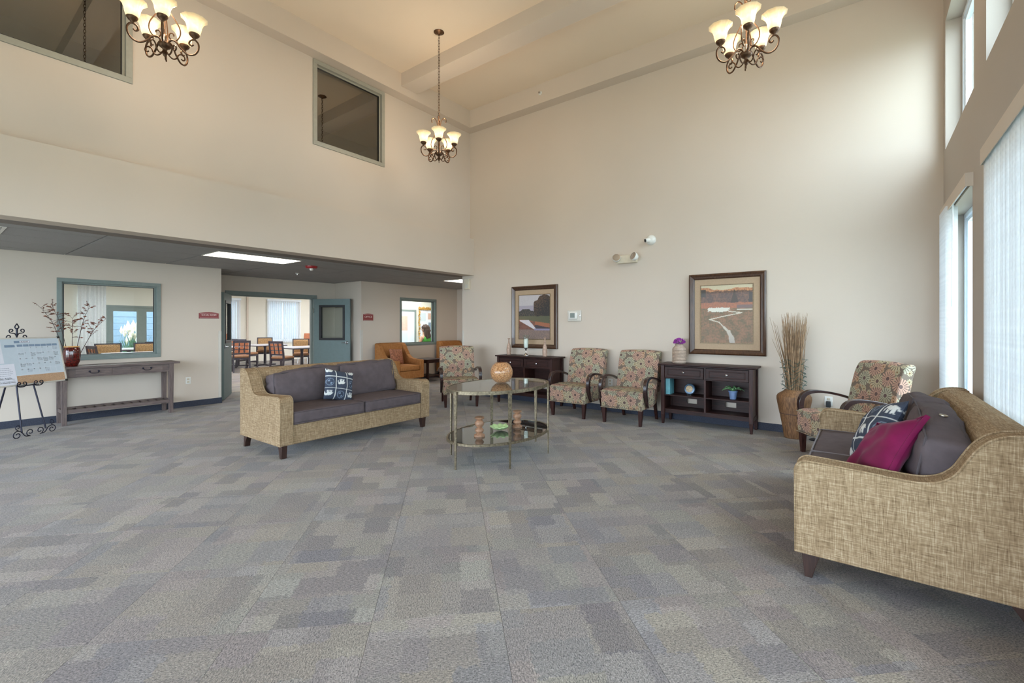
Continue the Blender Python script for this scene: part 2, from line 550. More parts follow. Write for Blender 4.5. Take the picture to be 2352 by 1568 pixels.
# ---------------------------------------------------------------- geometry helpers
class MB:
    def __init__(s):
        s.v = []
        s.f = []
        s.col = None
    def add(s, vs, fs, M=None):
        o = len(s.v)
        s.v += [tuple(M @ Vector(v)) if M else tuple(v) for v in vs]
        s.f += [tuple(i + o for i in f) for f in fs]
        return s
    def box(s, x0, x1, y0, y1, z0, z1, M=None):
        vs = [(x, y, z) for x in (x0, x1) for y in (y0, y1) for z in (z0, z1)]
        return s.add(vs, [(0, 1, 3, 2), (4, 6, 7, 5), (0, 4, 5, 1), (2, 3, 7, 6), (0, 2, 6, 4), (1, 5, 7, 3)], M)
    def taper(s, p0, a0, p1, a1, M=None):
        """square post between centre points p0, p1 with half sizes a0, a1 (tuples or floats)"""
        def h(a):
            return a if isinstance(a, tuple) else (a, a)
        vs = []
        for p, a in ((p0, h(a0)), (p1, h(a1))):
            vs += [(p[0] + sx * a[0], p[1] + sy * a[1], p[2]) for sx, sy in ((-1, -1), (1, -1), (1, 1), (-1, 1))]
        return s.add(vs, [(0, 3, 2, 1), (4, 5, 6, 7), (0, 1, 5, 4), (1, 2, 6, 5), (2, 3, 7, 6), (3, 0, 4, 7)], M)
    def prism(s, poly, a0, a1, axis='x', M=None):
        """polygon extruded along an axis; poly holds the two other coordinates in order"""
        n = len(poly)
        def P(p, a):
            return {'x': (a, p[0], p[1]), 'y': (p[0], a, p[1]), 'z': (p[0], p[1], a)}[axis]
        vs = [P(p, a0) for p in poly] + [P(p, a1) for p in poly]
        fs = [tuple(range(n)), tuple(range(2 * n - 1, n - 1, -1))]
        fs += [(i, (i + 1) % n, (i + 1) % n + n, i + n) for i in range(n)]
        return s.add(vs, fs, M)
    def lathe(s, prof, n=20, M=None, cap=True, mod=None):
        vs = []
        k = len(prof)
        for i in range(n):
            a = 2 * PI * i / n
            for j, (r, z) in enumerate(prof):
                rr = r * (mod(a, j) if mod else 1)
                vs.append((rr * math.cos(a), rr * math.sin(a), z))
        fs = []
        for i in range(n):
            i2 = (i + 1) % n
            for j in range(k - 1):
                fs.append((i * k + j, i2 * k + j, i2 * k + j + 1, i * k + j + 1))
        if cap:
            fs.append(tuple(i * k for i in range(n))[::-1])
            fs.append(tuple(i * k + k - 1 for i in range(n)))
        return s.add(vs, fs, M)
    def tube(s, path, r, n=6, M=None, closed=False, flat=1.0):
        path = [Vector(p) for p in path]
        k = len(path)
        rs = r if isinstance(r, (list, tuple)) else [r] * k
        t0 = (path[1] - path[0]).normalized()
        up = Vector((0, 0, 1)) if abs(t0.z) < 0.9 else Vector((1, 0, 0))
        nrm = (up - t0 * up.dot(t0)).normalized()
        vs = []
        for i, p in enumerate(path):
            a = path[(i - 1) % k] if (closed or i) else p
            b = path[(i + 1) % k] if (closed or i < k - 1) else p
            t = (b - a)
            t = t.normalized() if t.length > 1e-9 else t0
            nrm = nrm - t * nrm.dot(t)
            nrm = nrm.normalized() if nrm.length > 1e-6 else t.orthogonal().normalized()
            bi = t.cross(nrm)
            for j in range(n):
                an = 2 * PI * j / n
                vs.append(p + (nrm * math.cos(an) * flat + bi * math.sin(an)) * rs[i])
        fs = []
        for i in range(k if closed else k - 1):
            i2 = (i + 1) % k
            for j in range(n):
                j2 = (j + 1) % n
                fs.append((i * n + j, i * n + j2, i2 * n + j2, i2 * n + j))
        if not closed:
            fs.append(tuple(range(n))[::-1])
            fs.append(tuple((k - 1) * n + j for j in range(n)))
        return s.add(vs, fs, M)
    def ribbon(s, path, w, th, M=None):
        """bent flat bar in the y-z plane: path of (y, z), width w along x, thickness th (float or list)"""
        k = len(path)
        ths = th if isinstance(th, (list, tuple)) else [th] * k
        ws = w if isinstance(w, (list, tuple)) else [w] * k
        vs = []
        for i, (y, z) in enumerate(path):
            a = Vector(path[max(0, i - 1)])
            b = Vector(path[min(k - 1, i + 1)])
            t = (b - a).normalized()
            nx = Vector((-t.y, t.x))
            for sx, sn in ((-1, -1), (1, -1), (1, 1), (-1, 1)):
                q = Vector((y, z)) + nx * sn * ths[i] / 2
                vs.append((sx * ws[i] / 2, q.x, q.y))
        fs = [(0, 1, 2, 3), tuple(4 * (k - 1) + j for j in (3, 2, 1, 0))]
        for i in range(k - 1):
            for j in range(4):
                j2 = (j + 1) % 4
                fs.append((4 * i + j, 4 * i + j2, 4 * i + 4 + j2, 4 * i + 4 + j))
        return s.add(vs, fs, M)
    def grid(s, fn, nu, nv, M=None, wrap=False):
        vs = [fn(i / nu, j / nv) for i in range(nu + 1) for j in range(nv + 1)]
        fs = [(i * (nv + 1) + j, (i + 1) * (nv + 1) + j, (i + 1) * (nv + 1) + j + 1, i * (nv + 1) + j + 1) for i in range(nu) for j in range(nv)]
        return s.add(vs, fs, M)
    def rbox(s, sx, sy, sz, r, n=10, bulge=(0, 0, 0), wr=0.0, ws=6.0, seed=0.0, M=None, fn=None):
        """soft rounded box centred at the origin, bulging and wrinkled"""
        bm = bmesh.new()
        bmesh.ops.create_cube(bm, size=2.0)
        bmesh.ops.subdivide_edges(bm, edges=bm.edges[:], cuts=n, use_grid_fill=True)
        h = Vector((sx / 2, sy / 2, sz / 2))
        r = min(r, sx / 2, sy / 2, sz / 2)
        for v in bm.verts:
            q = Vector([math.copysign(math.sin(abs(max(-1, min(1, c))) * PI / 2) ** 0.8, c) for c in v.co])
            p = Vector((q.x * h.x, q.y * h.y, q.z * h.z))
            inn = Vector([max(-(h[i] - r), min(h[i] - r, p[i])) for i in range(3)])
            d = p - inn
            if d.length > 1e-9:
                p = inn + d.normalized() * r
            fx, fy, fz = (1 - q.x * q.x), (1 - q.y * q.y), (1 - q.z * q.z)
            p.x += bulge[0] * q.x * fy * fz
            p.y += bulge[1] * q.y * fx * fz
            p.z += bulge[2] * q.z * fx * fy
            if wr:
                w = noise.noise(Vector((p.x * ws, p.y * ws, p.z * ws * 1.7)) + Vector((seed, seed * 1.3, seed * 0.7)))
                w += 0.5 * noise.noise(Vector((p.x * ws * 2.6, p.y * ws * 2.6, p.z * ws * 4)) + Vector((seed, 3.1, 1.7)))
                p += p.normalized() * w * wr
            if fn:
                p = fn(p)
            v.co = p
        bm.verts.index_update()
        s.add([v.co[:] for v in bm.verts], [[w.index for w in f.verts] for f in bm.faces], M)
        bm.free()
        return s
    def disc(s, path_pts, M=None):
        return s.add(path_pts, [tuple(range(len(path_pts)))], M)

def to_mesh(name, mb, smooth=False, angle=40, colors=None):
    me = bpy.data.meshes.new(name)
    me.from_pydata(mb.v, [], mb.f)
    if colors is None:
        bm = bmesh.new()
        bm.from_mesh(me)
        bmesh.ops.recalc_face_normals(bm, faces=bm.faces[:])
        bm.to_mesh(me)
        bm.free()
    uv = me.uv_layers.new(name='UVMap')
    vs = me.vertices
    dat = [0.0] * (2 * len(me.loops))
    for p in me.polygons:
        n = p.normal
        ax, ay, az = abs(n.x), abs(n.y), abs(n.z)
        for li in p.loop_indices:
            c = vs[me.loops[li].vertex_index].co
            if az >= ax and az >= ay:
                u, w = c.x, c.y
            elif ay >= ax:
                u, w = c.x, c.z
            else:
                u, w = c.y + 0.37, c.z
            dat[2 * li] = u
            dat[2 * li + 1] = w
    uv.data.foreach_set('uv', dat)
    if colors is not None:
        a = me.color_attributes.new('Col', 'FLOAT_COLOR', 'POINT')
        for i, c in enumerate(colors):
            a.data[i].color = c
    if smooth:
        me.polygons.foreach_set('use_smooth', [True] * len(me.polygons))
        me.set_sharp_from_angle(angle=R(angle))
    me.update()
    return me

def obj(name, mb, mat, parent=None, loc=(0, 0, 0), rot=(0, 0, 0), smooth=False, angle=40, bevel=0.0, colors=None, label=None, kind=None, subsurf=0):
    me = mb if isinstance(mb, bpy.types.Mesh) else to_mesh(name, mb, smooth, angle, colors)
    if mat is not None and not me.materials:
        me.materials.append(MATS[mat])
    o = bpy.data.objects.new(name, me)
    COL.objects.link(o)
    o.location = loc
    o.rotation_euler = rot
    if parent:
        o.parent = parent
    if bevel:
        b = o.modifiers.new('bevel', 'BEVEL')
        b.width = bevel
        b.segments = 2
        b.limit_method = 'ANGLE'
        b.angle_limit = R(50)
    if subsurf:
        q = o.modifiers.new('subsurf', 'SUBSURF')
        q.levels = q.render_levels = subsurf
    if label:
        o['label'] = label
    if kind:
        o['kind'] = kind
    return o
def tag(o, label, cat, group=None):
    o['label'] = label
    o['category'] = cat
    if group:
        o['group'] = group
    return o
def thing(name, label, cat, loc=(0, 0, 0), rotz=0, group=None):
    o = bpy.data.objects.new(name, None)
    o.empty_display_size = 0.1
    COL.objects.link(o)
    o.location = loc
    o.rotation_euler = (0, 0, rotz)
    return tag(o, label, cat, group)
def dup(root, loc, rotz, label, group=None):
    def cp(o, par):
        c = o.copy()
        COL.objects.link(c)
        c.parent = par
        for ch in o.children:
            cp(ch, c)
        return c
    r = cp(root, None)
    r.location = loc
    r.rotation_euler = (0, 0, rotz)
    r['label'] = label
    if group:
        r['group'] = group
    return r
def struct(name, mb, mat, parent=None, **kw):
    o = obj(name, mb, mat, parent, **kw)
    if not parent:
        o['kind'] = 'structure'
    return o
def bx(x0, x1, y0, y1, z0, z1):
    return MB().box(x0, x1, y0, y1, z0, z1)
def T(x, y, z, rz=0, rx=0, ry=0):
    return Matrix.Translation((x, y, z)) @ Matrix.Rotation(rz, 4, 'Z') @ Matrix.Rotation(ry, 4, 'Y') @ Matrix.Rotation(rx, 4, 'X')
def smooth_path(pts, n=6):
    """Catmull-Rom through points"""
    P = [Vector(p) for p in pts]
    P = [P[0] * 2 - P[1]] + P + [P[-1] * 2 - P[-2]]
    out = []
    for i in range(1, len(P) - 2):
        a, b, c, d = P[i - 1:i + 3]
        for k in range(n):
            t = k / n
            out.append(0.5 * ((2 * b) + (c - a) * t + (2 * a - 5 * b + 4 * c - d) * t * t + (3 * b - a - 3 * c + d) * t ** 3))
    out.append(P[-2])
    return [tuple(p) for p in out]
def text_mesh(name, s, size, mat, parent, loc, rot, width=None, align='CENTER', label=None):
    cu = bpy.data.curves.new(name, 'FONT')
    cu.body = s
    cu.size = size
    cu.align_x = align
    cu.align_y = 'CENTER'
    cu.extrude = 0.0008
    o = bpy.data.objects.new(name, cu)
    COL.objects.link(o)
    bpy.context.view_layer.update()
    me = bpy.data.meshes.new_from_object(o.evaluated_get(bpy.context.evaluated_depsgraph_get()))
    bpy.data.objects.remove(o)
    if width:
        xs = [v.co.x for v in me.vertices]
        k = width / (max(xs) - min(xs))
        for v in me.vertices:
            v.co.x *= k
    me.materials.clear()
    me.materials.append(MATS[mat])
    o = bpy.data.objects.new(name, me)
    COL.objects.link(o)
    o.location = loc
    o.rotation_euler = rot
    o.parent = parent
    return o

# ================================================================ SETTING
XB = 6.98      # face of the tall end wall
YW = -0.70     # face of the window wall
YU = 6.40      # face of the upper side wall
YL = 9.28      # face of the lower side wall
ZL = 2.43      # low ceiling
ZC = 5.65      # high ceiling
XR = -4.0      # unseen rear side, opened to let in fill light

def wall_with_holes(axis, a0, a1, t0, t1, z0, z1, holes):
    """wall slab along axis 'x' or 'y' from a0 to a1, thickness t0..t1, with rectangular holes (b0, b1, zb, zt)"""
    m = MB()
    def b(p, q, zz0, zz1):
        if q - p < 1e-6 or zz1 - zz0 < 1e-6:
            return
        if axis == 'x':
            m.box(p, q, t0, t1, zz0, zz1)
        else:
            m.box(t0, t1, p, q, zz0, zz1)
    xs = sorted(set([a0, a1] + [h[0] for h in holes] + [h[1] for h in holes]))
    for p, q in zip(xs[:-1], xs[1:]):
        hs = sorted([h for h in holes if h[0] <= p + 1e-6 and h[1] >= q - 1e-6], key=lambda h: h[2])
        z = z0
        for h in hs:
            b(p, q, z, h[2])
            z = h[3]
        b(p, q, z, z1)
    return m

# ---- floor with 24 inch carpet tiles laid on the diagonal
floor = struct('floor', bx(XR, 12.5, -0.7, 19.0, -0.12, -0.004), 'carpet')
def clip(poly, rect):
    x0, x1, y0, y1 = rect
    for ax, lim, sgn in ((0, x0, 1), (0, x1, -1), (1, y0, 1), (1, y1, -1)):
        out = []
        for i in range(len(poly)):
            a, b = poly[i], poly[(i + 1) % len(poly)]
            da, db = sgn * (a[ax] - lim), sgn * (b[ax] - lim)
            if da >= 0:
                out.append(a)
            if da * db < 0:
                t = da / (da - db)
                out.append((a[0] + (b[0] - a[0]) * t, a[1] + (b[1] - a[1]) * t))
        poly = out
        if len(poly) < 3:
            return []
    return poly
TS = 0.61
tile_me = {}
def tile_mesh(poly):
    m = MB().prism(poly, -0.004, 0.0, 'z')
    me = to_mesh('carpet_tile', m)
    me.materials.append(MATS['carpet'])
    return me
hg = TS / 2 - 0.0008
full = [(-hg, -hg), (hg, -hg), (hg, hg), (-hg, hg)]
full_me = tile_mesh(full)
c45 = math.cos(R(45))
rect = (0.12, XB - 0.012, YW + 0.012, YL - 0.012)
ntile = 0
for i in range(-12, 22):
    for j in range(-12, 22):
        lx, ly = i * TS + 0.12, j * TS + 0.06
        cx, cy = (lx - ly) * c45, (lx + ly) * c45
        if not (rect[0] - 0.5 < cx < rect[1] + 0.5 and rect[2] - 0.5 < cy < rect[3] + 0.5):
            continue
        q = (i + j) % 2
        ang = R(45) + q * R(90)
        ca, sa = math.cos(ang), math.sin(ang)
        wp = [(cx + x * ca - y * sa, cy + x * sa + y * ca) for x, y in full]
        cl = clip(wp, rect)
        if len(cl) < 3:
            continue
        area = abs(sum(cl[k][0] * cl[(k + 1) % len(cl)][1] - cl[(k + 1) % len(cl)][0] * cl[k][1] for k in range(len(cl)))) / 2
        if area < 0.004:
            continue
        if area > TS * TS * 0.985:
            me = full_me
        else:
            me = tile_mesh([((x - cx) * ca + (y - cy) * sa, -(x - cx) * sa + (y - cy) * ca) for x, y in cl])
        obj('carpet_tile', me, None, floor, (cx, cy, 0), (0, 0, ang))
        ntile += 1
print('carpet tiles', ntile)
# plain carpet carried on beyond the tiled part
obj('carpet_runner', MB().box(XR, 0.118, YW, YL, -0.004, -0.0005).box(3.47, 6.40, YL, 10.38, -0.004, -0.0005).box(XB, 9.57, 6.62, YL, -0.004, -0.0005)
    .box(-1.5, 12.4, 10.56, 18.98, -0.004, -0.0005), 'carpet', floor)
struct('ground', MB().box(-40, 60, -50, 60, -0.6, -0.5), 'ground')

# ---- walls
struct('wall_end', wall_with_holes('y', YW - 0.3, 6.615, XB, 7.13, 0, ZC + 0.2, []), 'wall')
struct('wall_alcove', MB().box(7.13, 9.72, 6.48, 6.615, 0, 2.448).box(9.57, 9.72, 6.615, YL + 0.15, 0, 2.448), 'wall')
WIN_LOW = [(5.26, 6.72, 0.6, 2.56), (3.10, 4.60, 0.6, 2.56), (0.95, 2.45, 0.6, 2.56), (-1.2, 0.3, 0.6, 2.56), (-3.35, -1.85, 0.6, 2.56)]
WIN_UP = [(5.20, 6.84, 3.31, 4.70), (3.09, 4.73, 3.31, 4.70)]
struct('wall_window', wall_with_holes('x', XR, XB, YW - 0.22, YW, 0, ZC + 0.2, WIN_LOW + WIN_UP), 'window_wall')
UP_W = [(3.60, 4.86, 4.05, 5.30), (0.25, 1.508, 4.05, 5.30)]
struct('wall_upper', wall_with_holes('x', XR, XB, YU, YU + 0.14, 2.9, ZC + 0.2, UP_W), 'wall')
struct('trim_1', MB().box(XR, XB, 6.29, 6.54, 2.415, 3.156), 'wall')
W_LEFT = (1.317, 2.556, 0.884, 2.094)
W_OFF = (7.519, 8.760, 0.889, 2.109)
struct('wall_left', wall_with_holes('x', XR, 3.466, YL, YL + 0.15, 0, ZL + 0.1, [W_LEFT]), 'wall')
struct('wall_recess', MB().box(3.316, 3.466, YL + 0.15, 10.38, 0, ZL + 0.1).box(6.40, 6.55, YL + 0.15, 10.53, 0, ZL + 0.1), 'wall')
struct('wall_entry', wall_with_holes('x', 3.316, 6.40, 10.38, 10.53, 0, ZL + 0.1, [(4.02, 5.85, 0, 2.05)]), 'wall')
struct('wall_office', wall_with_holes('x', 6.40, 9.57, YL, YL + 0.15, 0, ZL + 0.1, [W_OFF]), 'wall')
struct('wall_rear', wall_with_holes('y', YW - 0.22, YL + 0.15, XR - 0.15, XR, 0, ZC + 0.2, [(-0.3, 8.9, 0.0, 2.6)]), 'wall')  # unseen; opening sized for the fill light it lets in
# upstairs room behind the two upper windows, unlit
struct('wall_upstairs', MB().box(-1.0, 6.9, 9.4, 9.5, 3.2, 5.65).box(-1.1, -1.0, 6.54, 9.5, 3.2, 5.65).box(6.9, 7.0, 6.54, 9.5, 3.2, 5.65)
       .box(-1.1, 7.0, 6.54, 9.5, 3.1, 3.2).box(-1.1, 7.0, 6.54, 9.5, 5.65, 5.75), 'upstairs_wall')
# ---- high ceiling and its dropped beams
ceil = struct('ceiling', MB().box(XR, XB, YW - 0.2, YU, ZC, ZC + 0.2), 'ceiling_paint')
struct('trim_2', MB().box(XR, XB, YU - 0.20, YU, 5.31, ZC), 'wall')
struct('trim_3', MB().box(XB - 0.22, XB, YW, YU - 0.20, 5.31, ZC), 'wall')
struct('trim_4', MB().box(5.056, 5.395, YW, YU - 0.20, 5.43, ZC), 'wall')
struct('trim_5', MB().box(1.40, 1.74, YW, YU - 0.20, 5.43, ZC), 'wall')
# ---- low ceiling: slab, plaster strip and acoustic tiles
low = struct('ceiling_low', MB().box(XR, 9.72, 6.54, YL + 0.0, 2.448, 2.52).box(3.3, 6.56, YL, 10.53, 2.448, 2.52).box(6.98, 9.72, 6.48, 6.54, 2.448, 2.52), 'tile_seam')
struct('trim_6', MB().box(XR, XB, 6.54, 6.79, 2.415, 2.448).box(XB, 9.57, 6.615, 6.79, 2.415, 2.448), 'soffit_shaded')
xs = [-3.48, -2.26, -1.04, 0.18, 1.40, 2.62, 3.84, 5.06, 6.28, 7.50, 8.72, 9.57]
ys = [6.79, 7.13, 7.74, 8.35, 8.96, 9.28]
TROFF = {(2.62, 7.13), (7.50, 7.13)}
def ctile(x0, x1, y0, y1):
    g = 0.009
    obj('ceiling_tile', MB().box(-(x1 - x0) / 2 + g, (x1 - x0) / 2 - g, -(y1 - y0) / 2 + g, (y1 - y0) / 2 - g, 0, 0.014), 'tile_shaded', low, ((x0 + x1) / 2, (y0 + y1) / 2, 2.432))
for x0, x1 in zip(xs[:-1], xs[1:]):
    for y0, y1 in zip(ys[:-1], ys[1:]):
        if (x0, y0) in TROFF:
            continue
        ctile(x0, x1, y0, y1)
for x0, x1 in ((3.47, 3.84), (3.84, 5.06), (5.06, 6.28), (6.28, 6.39)):
    for y0, y1 in ((9.29, 9.57), (9.57, 10.18), (10.18, 10.37)):
        ctile(x0, x1, y0, y1)

# ---- baseboards
bb = 0.1
def base(name, *boxes):
    m = MB()
    for b in boxes:
        m.box(*b)
    struct(name, m, 'baseboard', bevel=0.004)
base('baseboard_end', (XB - 0.012, XB, YW + 0.012, 6.615, 0, bb))
base('baseboard_left', (XR, 3.466, YL - 0.012, YL, 0, bb), (3.466, 3.478, YL - 0.012, 10.38, 0, bb))
base('baseboard_office', (6.40, 9.57, YL - 0.012, YL, 0, bb), (6.388, 6.40, YL - 0.012, 10.38, 0, bb), (9.558, 9.57, 6.63, YL - 0.012, 0, bb))
base('baseboard_entry', (3.478, 3.94, 10.368, 10.38, 0, bb), (5.93, 6.388, 10.368, 10.38, 0, bb))
base('baseboard_window', (XR, XB - 0.012, YW, YW + 0.012, 0, bb))
# ---- clear corner guards
def guard(name, b1, b2):
    struct(name, MB().box(*b1).box(*b2), 'clear_guard')
guard('trim_7', (3.42, 3.469, YL - 0.004, YL, bb, 1.30), (3.466, 3.470, YL - 0.004, YL + 0.05, bb, 1.30))
guard('trim_8', (6.397, 6.447, YL - 0.004, YL, bb, 1.30), (6.396, 6.40, YL - 0.004, YL + 0.05, bb, 1.30))
guard('trim_9', (XB - 0.004, XB, 6.565, 6.619, bb, 1.30), (XB - 0.004, XB + 0.05, 6.615, 6.619, bb, 1.30))

# ---- interior windows
def frame4(x0, x1, z0, z1, w, y0, y1):
    return MB().box(x0, x1, y0, y1, z0, z0 + w).box(x0, x1, y0, y1, z1 - w, z1).box(x0, x0 + w, y0, y1, z0 + w, z1 - w).box(x1 - w, x1, y0, y1, z0 + w, z1 - w)
def interior_window(name, h, yface, fmat, gmat, w=0.055, depth=0.15):
    x0, x1, z0, z1 = h
    o = struct(name, frame4(x0, x1, z0, z1, w, yface - 0.018, yface + depth), fmat, bevel=0.003)
    obj('window_stop', frame4(x0 + w, x1 - w, z0 + w, z1 - w, 0.022, yface + 0.03, yface + 0.075), fmat, o)
    obj('gasket', frame4(x0 + w + 0.022, x1 - w - 0.022, z0 + w + 0.022, z1 - w - 0.022, 0.006, yface + 0.035, yface + 0.07), 'black_gasket', o)
    obj('pane', bx(x0 + w + 0.015, x1 - w - 0.015, yface + 0.048, yface + 0.054, z0 + w + 0.015, z1 - w - 0.015), gmat, o)
    return o
interior_window('window_1', W_LEFT, YL, 'frame_sage', 'clear_glass')
interior_window('window_2', W_OFF, YL, 'frame_sage', 'clear_glass')
interior_window('window_3', UP_W[0], YU, 'upper_frame', 'upper_glass_dark', 0.06, 0.14)
interior_window('window_4', UP_W[1], YU, 'upper_frame', 'upper_glass_dark', 0.06, 0.14)

# ---- exterior windows of the window wall (vinyl frame, sash bar, panes)
def ext_window(name, h, y, mid='v'):
    x0, x1, z0, z1 = h
    f = struct(name, frame4(x0, x1, z0, z1, 0.05, y - 0.07, y), 'white_vinyl', bevel=0.004)
    obj('sash', frame4(x0 + 0.05, x1 - 0.05, z0 + 0.05, z1 - 0.05, 0.035, y - 0.055, y - 0.018), 'white_vinyl', f)
    xm = (x0 + x1) / 2
    obj('mullion', bx(xm - 0.025, xm + 0.025, y - 0.055, y - 0.015, z0 + 0.085, z1 - 0.085), 'white_vinyl', f)
    for a, b in ((x0 + 0.075, xm - 0.02), (xm + 0.02, x1 - 0.075)):
        obj('pane', bx(a, b, y - 0.04, y - 0.036, z0 + 0.075, z1 - 0.075), 'clear_glass', f)
    return f
k = 5
for h in WIN_LOW:
    ext_window('window_%d' % k, h, YW - 0.13)
    k += 1
for h in WIN_UP:
    ext_window('window_%d' % k, h, YW - 0.13)
    k += 1

# ---- entry: door frame and two open leaves
struct('trim_10', MB().box(3.948, 4.025, 10.36, 10.545, 0, 2.04).box(5.845, 5.93, 10.36, 10.545, 0, 2.04).box(3.948, 5.93, 10.36, 10.545, 2.04, 2.12)
       .box(4.025, 4.045, 10.42, 10.50, 0, 2.02).box(5.825, 5.845, 10.42, 10.50, 0, 2.02).box(4.025, 5.845, 10.42, 10.50, 2.02, 2.04), 'frame_sage', bevel=0.004)
def door_leaf(name, hinge, ang, mirror):
    """leaf 0.91 wide; local x runs from the hinge to the free edge, the vision panel sits high"""
    s = -1 if mirror else 1
    L, H, th = 0.905, 2.025, 0.045
    wx0, wx1, wz0, wz1 = 0.16, 0.76, 1.08, 1.86
    m = MB()
    for a in ((0, wx0, 0.012, H), (wx1, L, 0.012, H), (wx0, wx1, 0.012, wz0), (wx0, wx1, wz1, H)):
        m.box(a[0], a[1], -th / 2, th / 2, a[2], a[3])
    d = struct(name, m, 'door_teal', loc=hinge, rot=(0, 0, ang))
    obj('vision_frame', frame4(wx0 - 0.02, wx1 + 0.02, wz0 - 0.02, wz1 + 0.02, 0.05, -th / 2 - 0.012, th / 2 + 0.012), 'black_gasket', d, bevel=0.003)
    obj('pane', bx(wx0 + 0.02, wx1 - 0.02, -0.003, 0.003, wz0 + 0.02, wz1 - 0.02), 'clear_glass', d)
    hd = MB()
    for sg in (-1, 1):
        hd.lathe([(0.0, 0), (0.034, 0.0), (0.034, 0.012), (0.018, 0.02), (0.014, 0.05), (0.0, 0.05)], 14, T(L - 0.07, sg * th / 2, 1.0, rx=R(-90 * sg)), cap=False)
        hd.tube([(L - 0.07, sg * (th / 2 + 0.045), 1.0), (L - 0.12, sg * (th / 2 + 0.05), 1.0), (L - 0.185, sg * (th / 2 + 0.046), 0.995)], [0.011, 0.010, 0.008], 8)
    obj('handle', hd, 'chrome', d, smooth=True, label='chrome lever handle')
    obj('hinge', MB().box(-0.012, 0.012, -th / 2 - 0.008, -th / 2, 0.25, 0.35).box(-0.012, 0.012, -th / 2 - 0.008, -th / 2, 1.70, 1.80), 'chrome', d)
    return d
door_leaf('door_1', (5.845, 10.335, 0), math.atan2(-0.80, 0.45), False)
door_leaf('door_2', (4.03, 10.335, 0), math.atan2(-0.80, -0.45), True)

# ---- signs
def sign(name, xc, zc, w, h, txt, size, tw, label):
    n = 12
    poly = [(-w / 2, -h / 2), (w / 2, -h / 2)] + [(w / 2 - w * i / n, h / 2 - 0.02 + 0.02 * math.sin(PI * i / n)) for i in range(n + 1)]
    t = thing(name, label, 'sign', (xc, YL - 0.001, zc))
    obj('plate', MB().prism(poly, -0.012, 0.0, 'y'), 'sign_red', t, bevel=0.002)
    obj('rim', MB().box(-w / 2 + 0.012, w / 2 - 0.012, -0.0135, -0.012, -h / 2 + 0.008, -h / 2 + 0.013).box(-w / 2 + 0.012, w / 2 - 0.012, -0.0135, -0.012, h / 2 - 0.03, h / 2 - 0.027), 'sign_ink', t)
    text_mesh('lettering', txt, size, 'sign_ink', t, (0, -0.0135, 0.004), (R(90), 0, 0), tw)
    return t
sign('wall_sign', 3.265, 1.582, 0.31, 0.115, 'SOCIAL ROOM', 0.04, 0.23, 'long dark red room sign with arched top beside the double doors')
sign('wall_sign', 6.585, 1.60, 0.27, 0.165, 'OFFICE', 0.055, 0.21, 'shorter dark red sign with arched top on the corner next to the office window')

# ---- outlets
def outlet(name, loc, rz, label, wide=0.075):
    t = thing(name, label, 'outlet', loc, rz)
    obj('cover_plate', MB().box(-wide / 2, wide / 2, -0.006, 0.0, -0.058, 0.058), 'white_plastic', t, bevel=0.003)
    for z in (0.024, -0.024):
        s = obj('socket', MB().box(-0.017, 0.017, -0.009, -0.006, z - 0.015, z + 0.015), 'beige_plastic', t, bevel=0.002)
        obj('slot', MB().box(-0.008, -0.005, -0.0095, -0.009, z - 0.006, z + 0.006).box(0.005, 0.008, -0.0095, -0.009, z - 0.006, z + 0.006), 'black_gasket', s)
    return t
outlet('wall_outlet', (2.95, YL, 0.453), 0, 'white outlet low on the wall right of the rustic console table')
outlet('wall_outlet', (XB, 3.30, 0.475), R(-90), 'white outlet on the end wall between the two side by side flowered armchairs')
outlet('wall_outlet', (XB, 0.355, 0.46), R(-90), 'white outlet with a black adapter plugged in, right of the twig vase', 0.085)
ad = thing('power_adapter', 'small black power adapter plugged into the outlet beside the twig vase', 'adapter', (XB - 0.0095, 0.355, 0.42), R(-90))
obj('housing', MB().box(-0.024, 0.024, -0.05, 0.0, -0.035, 0.04), 'black_plastic', ad, bevel=0.006)
obj('cord', MB().tube(smooth_path([(0, -0.03, -0.03), (0.0, -0.035, -0.12), (0.02, -0.03, -0.25), (0.03, -0.03, -0.40)]), 0.004, 6), 'white_plastic', ad, smooth=True)
ds = thing('door_stop', 'small round black foot with a short stem on carpet between vase and chair', 'floor foot', (6.73, 0.46, 0))
obj('base', MB().lathe([(0.0, 0), (0.075, 0), (0.08, 0.008), (0.06, 0.018), (0.0, 0.02)], 24, cap=False), 'black_plastic', ds, smooth=True)
obj('stem', MB().lathe([(0.018, 0.016), (0.016, 0.09), (0.012, 0.10), (0.0, 0.101)], 12, cap=False), 'black_plastic', ds, smooth=True)

# ---- small devices on the end wall
t = thing('thermostat', 'white thermostat with grey screen under a clear cover beside the small picture', 'thermostat', (XB, 3.965, 1.57), R(-90))
obj('guard_cover', MB().box(-0.135, 0.135, -0.022, 0, -0.095, 0.095), 'clear_guard', t, bevel=0.012)
obj('body', MB().rbox(0.17, 0.034, 0.12, 0.015, 6, M=T(-0.02, -0.03, 0.0)), 'white_plastic', t, smooth=True)
obj('screen', MB().box(-0.065, 0.025, -0.0485, -0.045, -0.035, 0.045), 'frame_sage', t)
obj('lock', MB().lathe([(0.0, 0.0), (0.016, 0.0), (0.016, 0.012), (0.0, 0.014)], 14, T(0.11, -0.022, 0.0, rx=R(90)), cap=False), 'chrome', t, smooth=True)
t = thing('emergency_light', 'white twin-head emergency light high on the end wall', 'emergency light', (XB, 3.0, 2.455), R(-90))
obj('body', MB().box(-0.17, 0.17, -0.07, 0, -0.065, 0.065), 'beige_plastic', t, bevel=0.01)
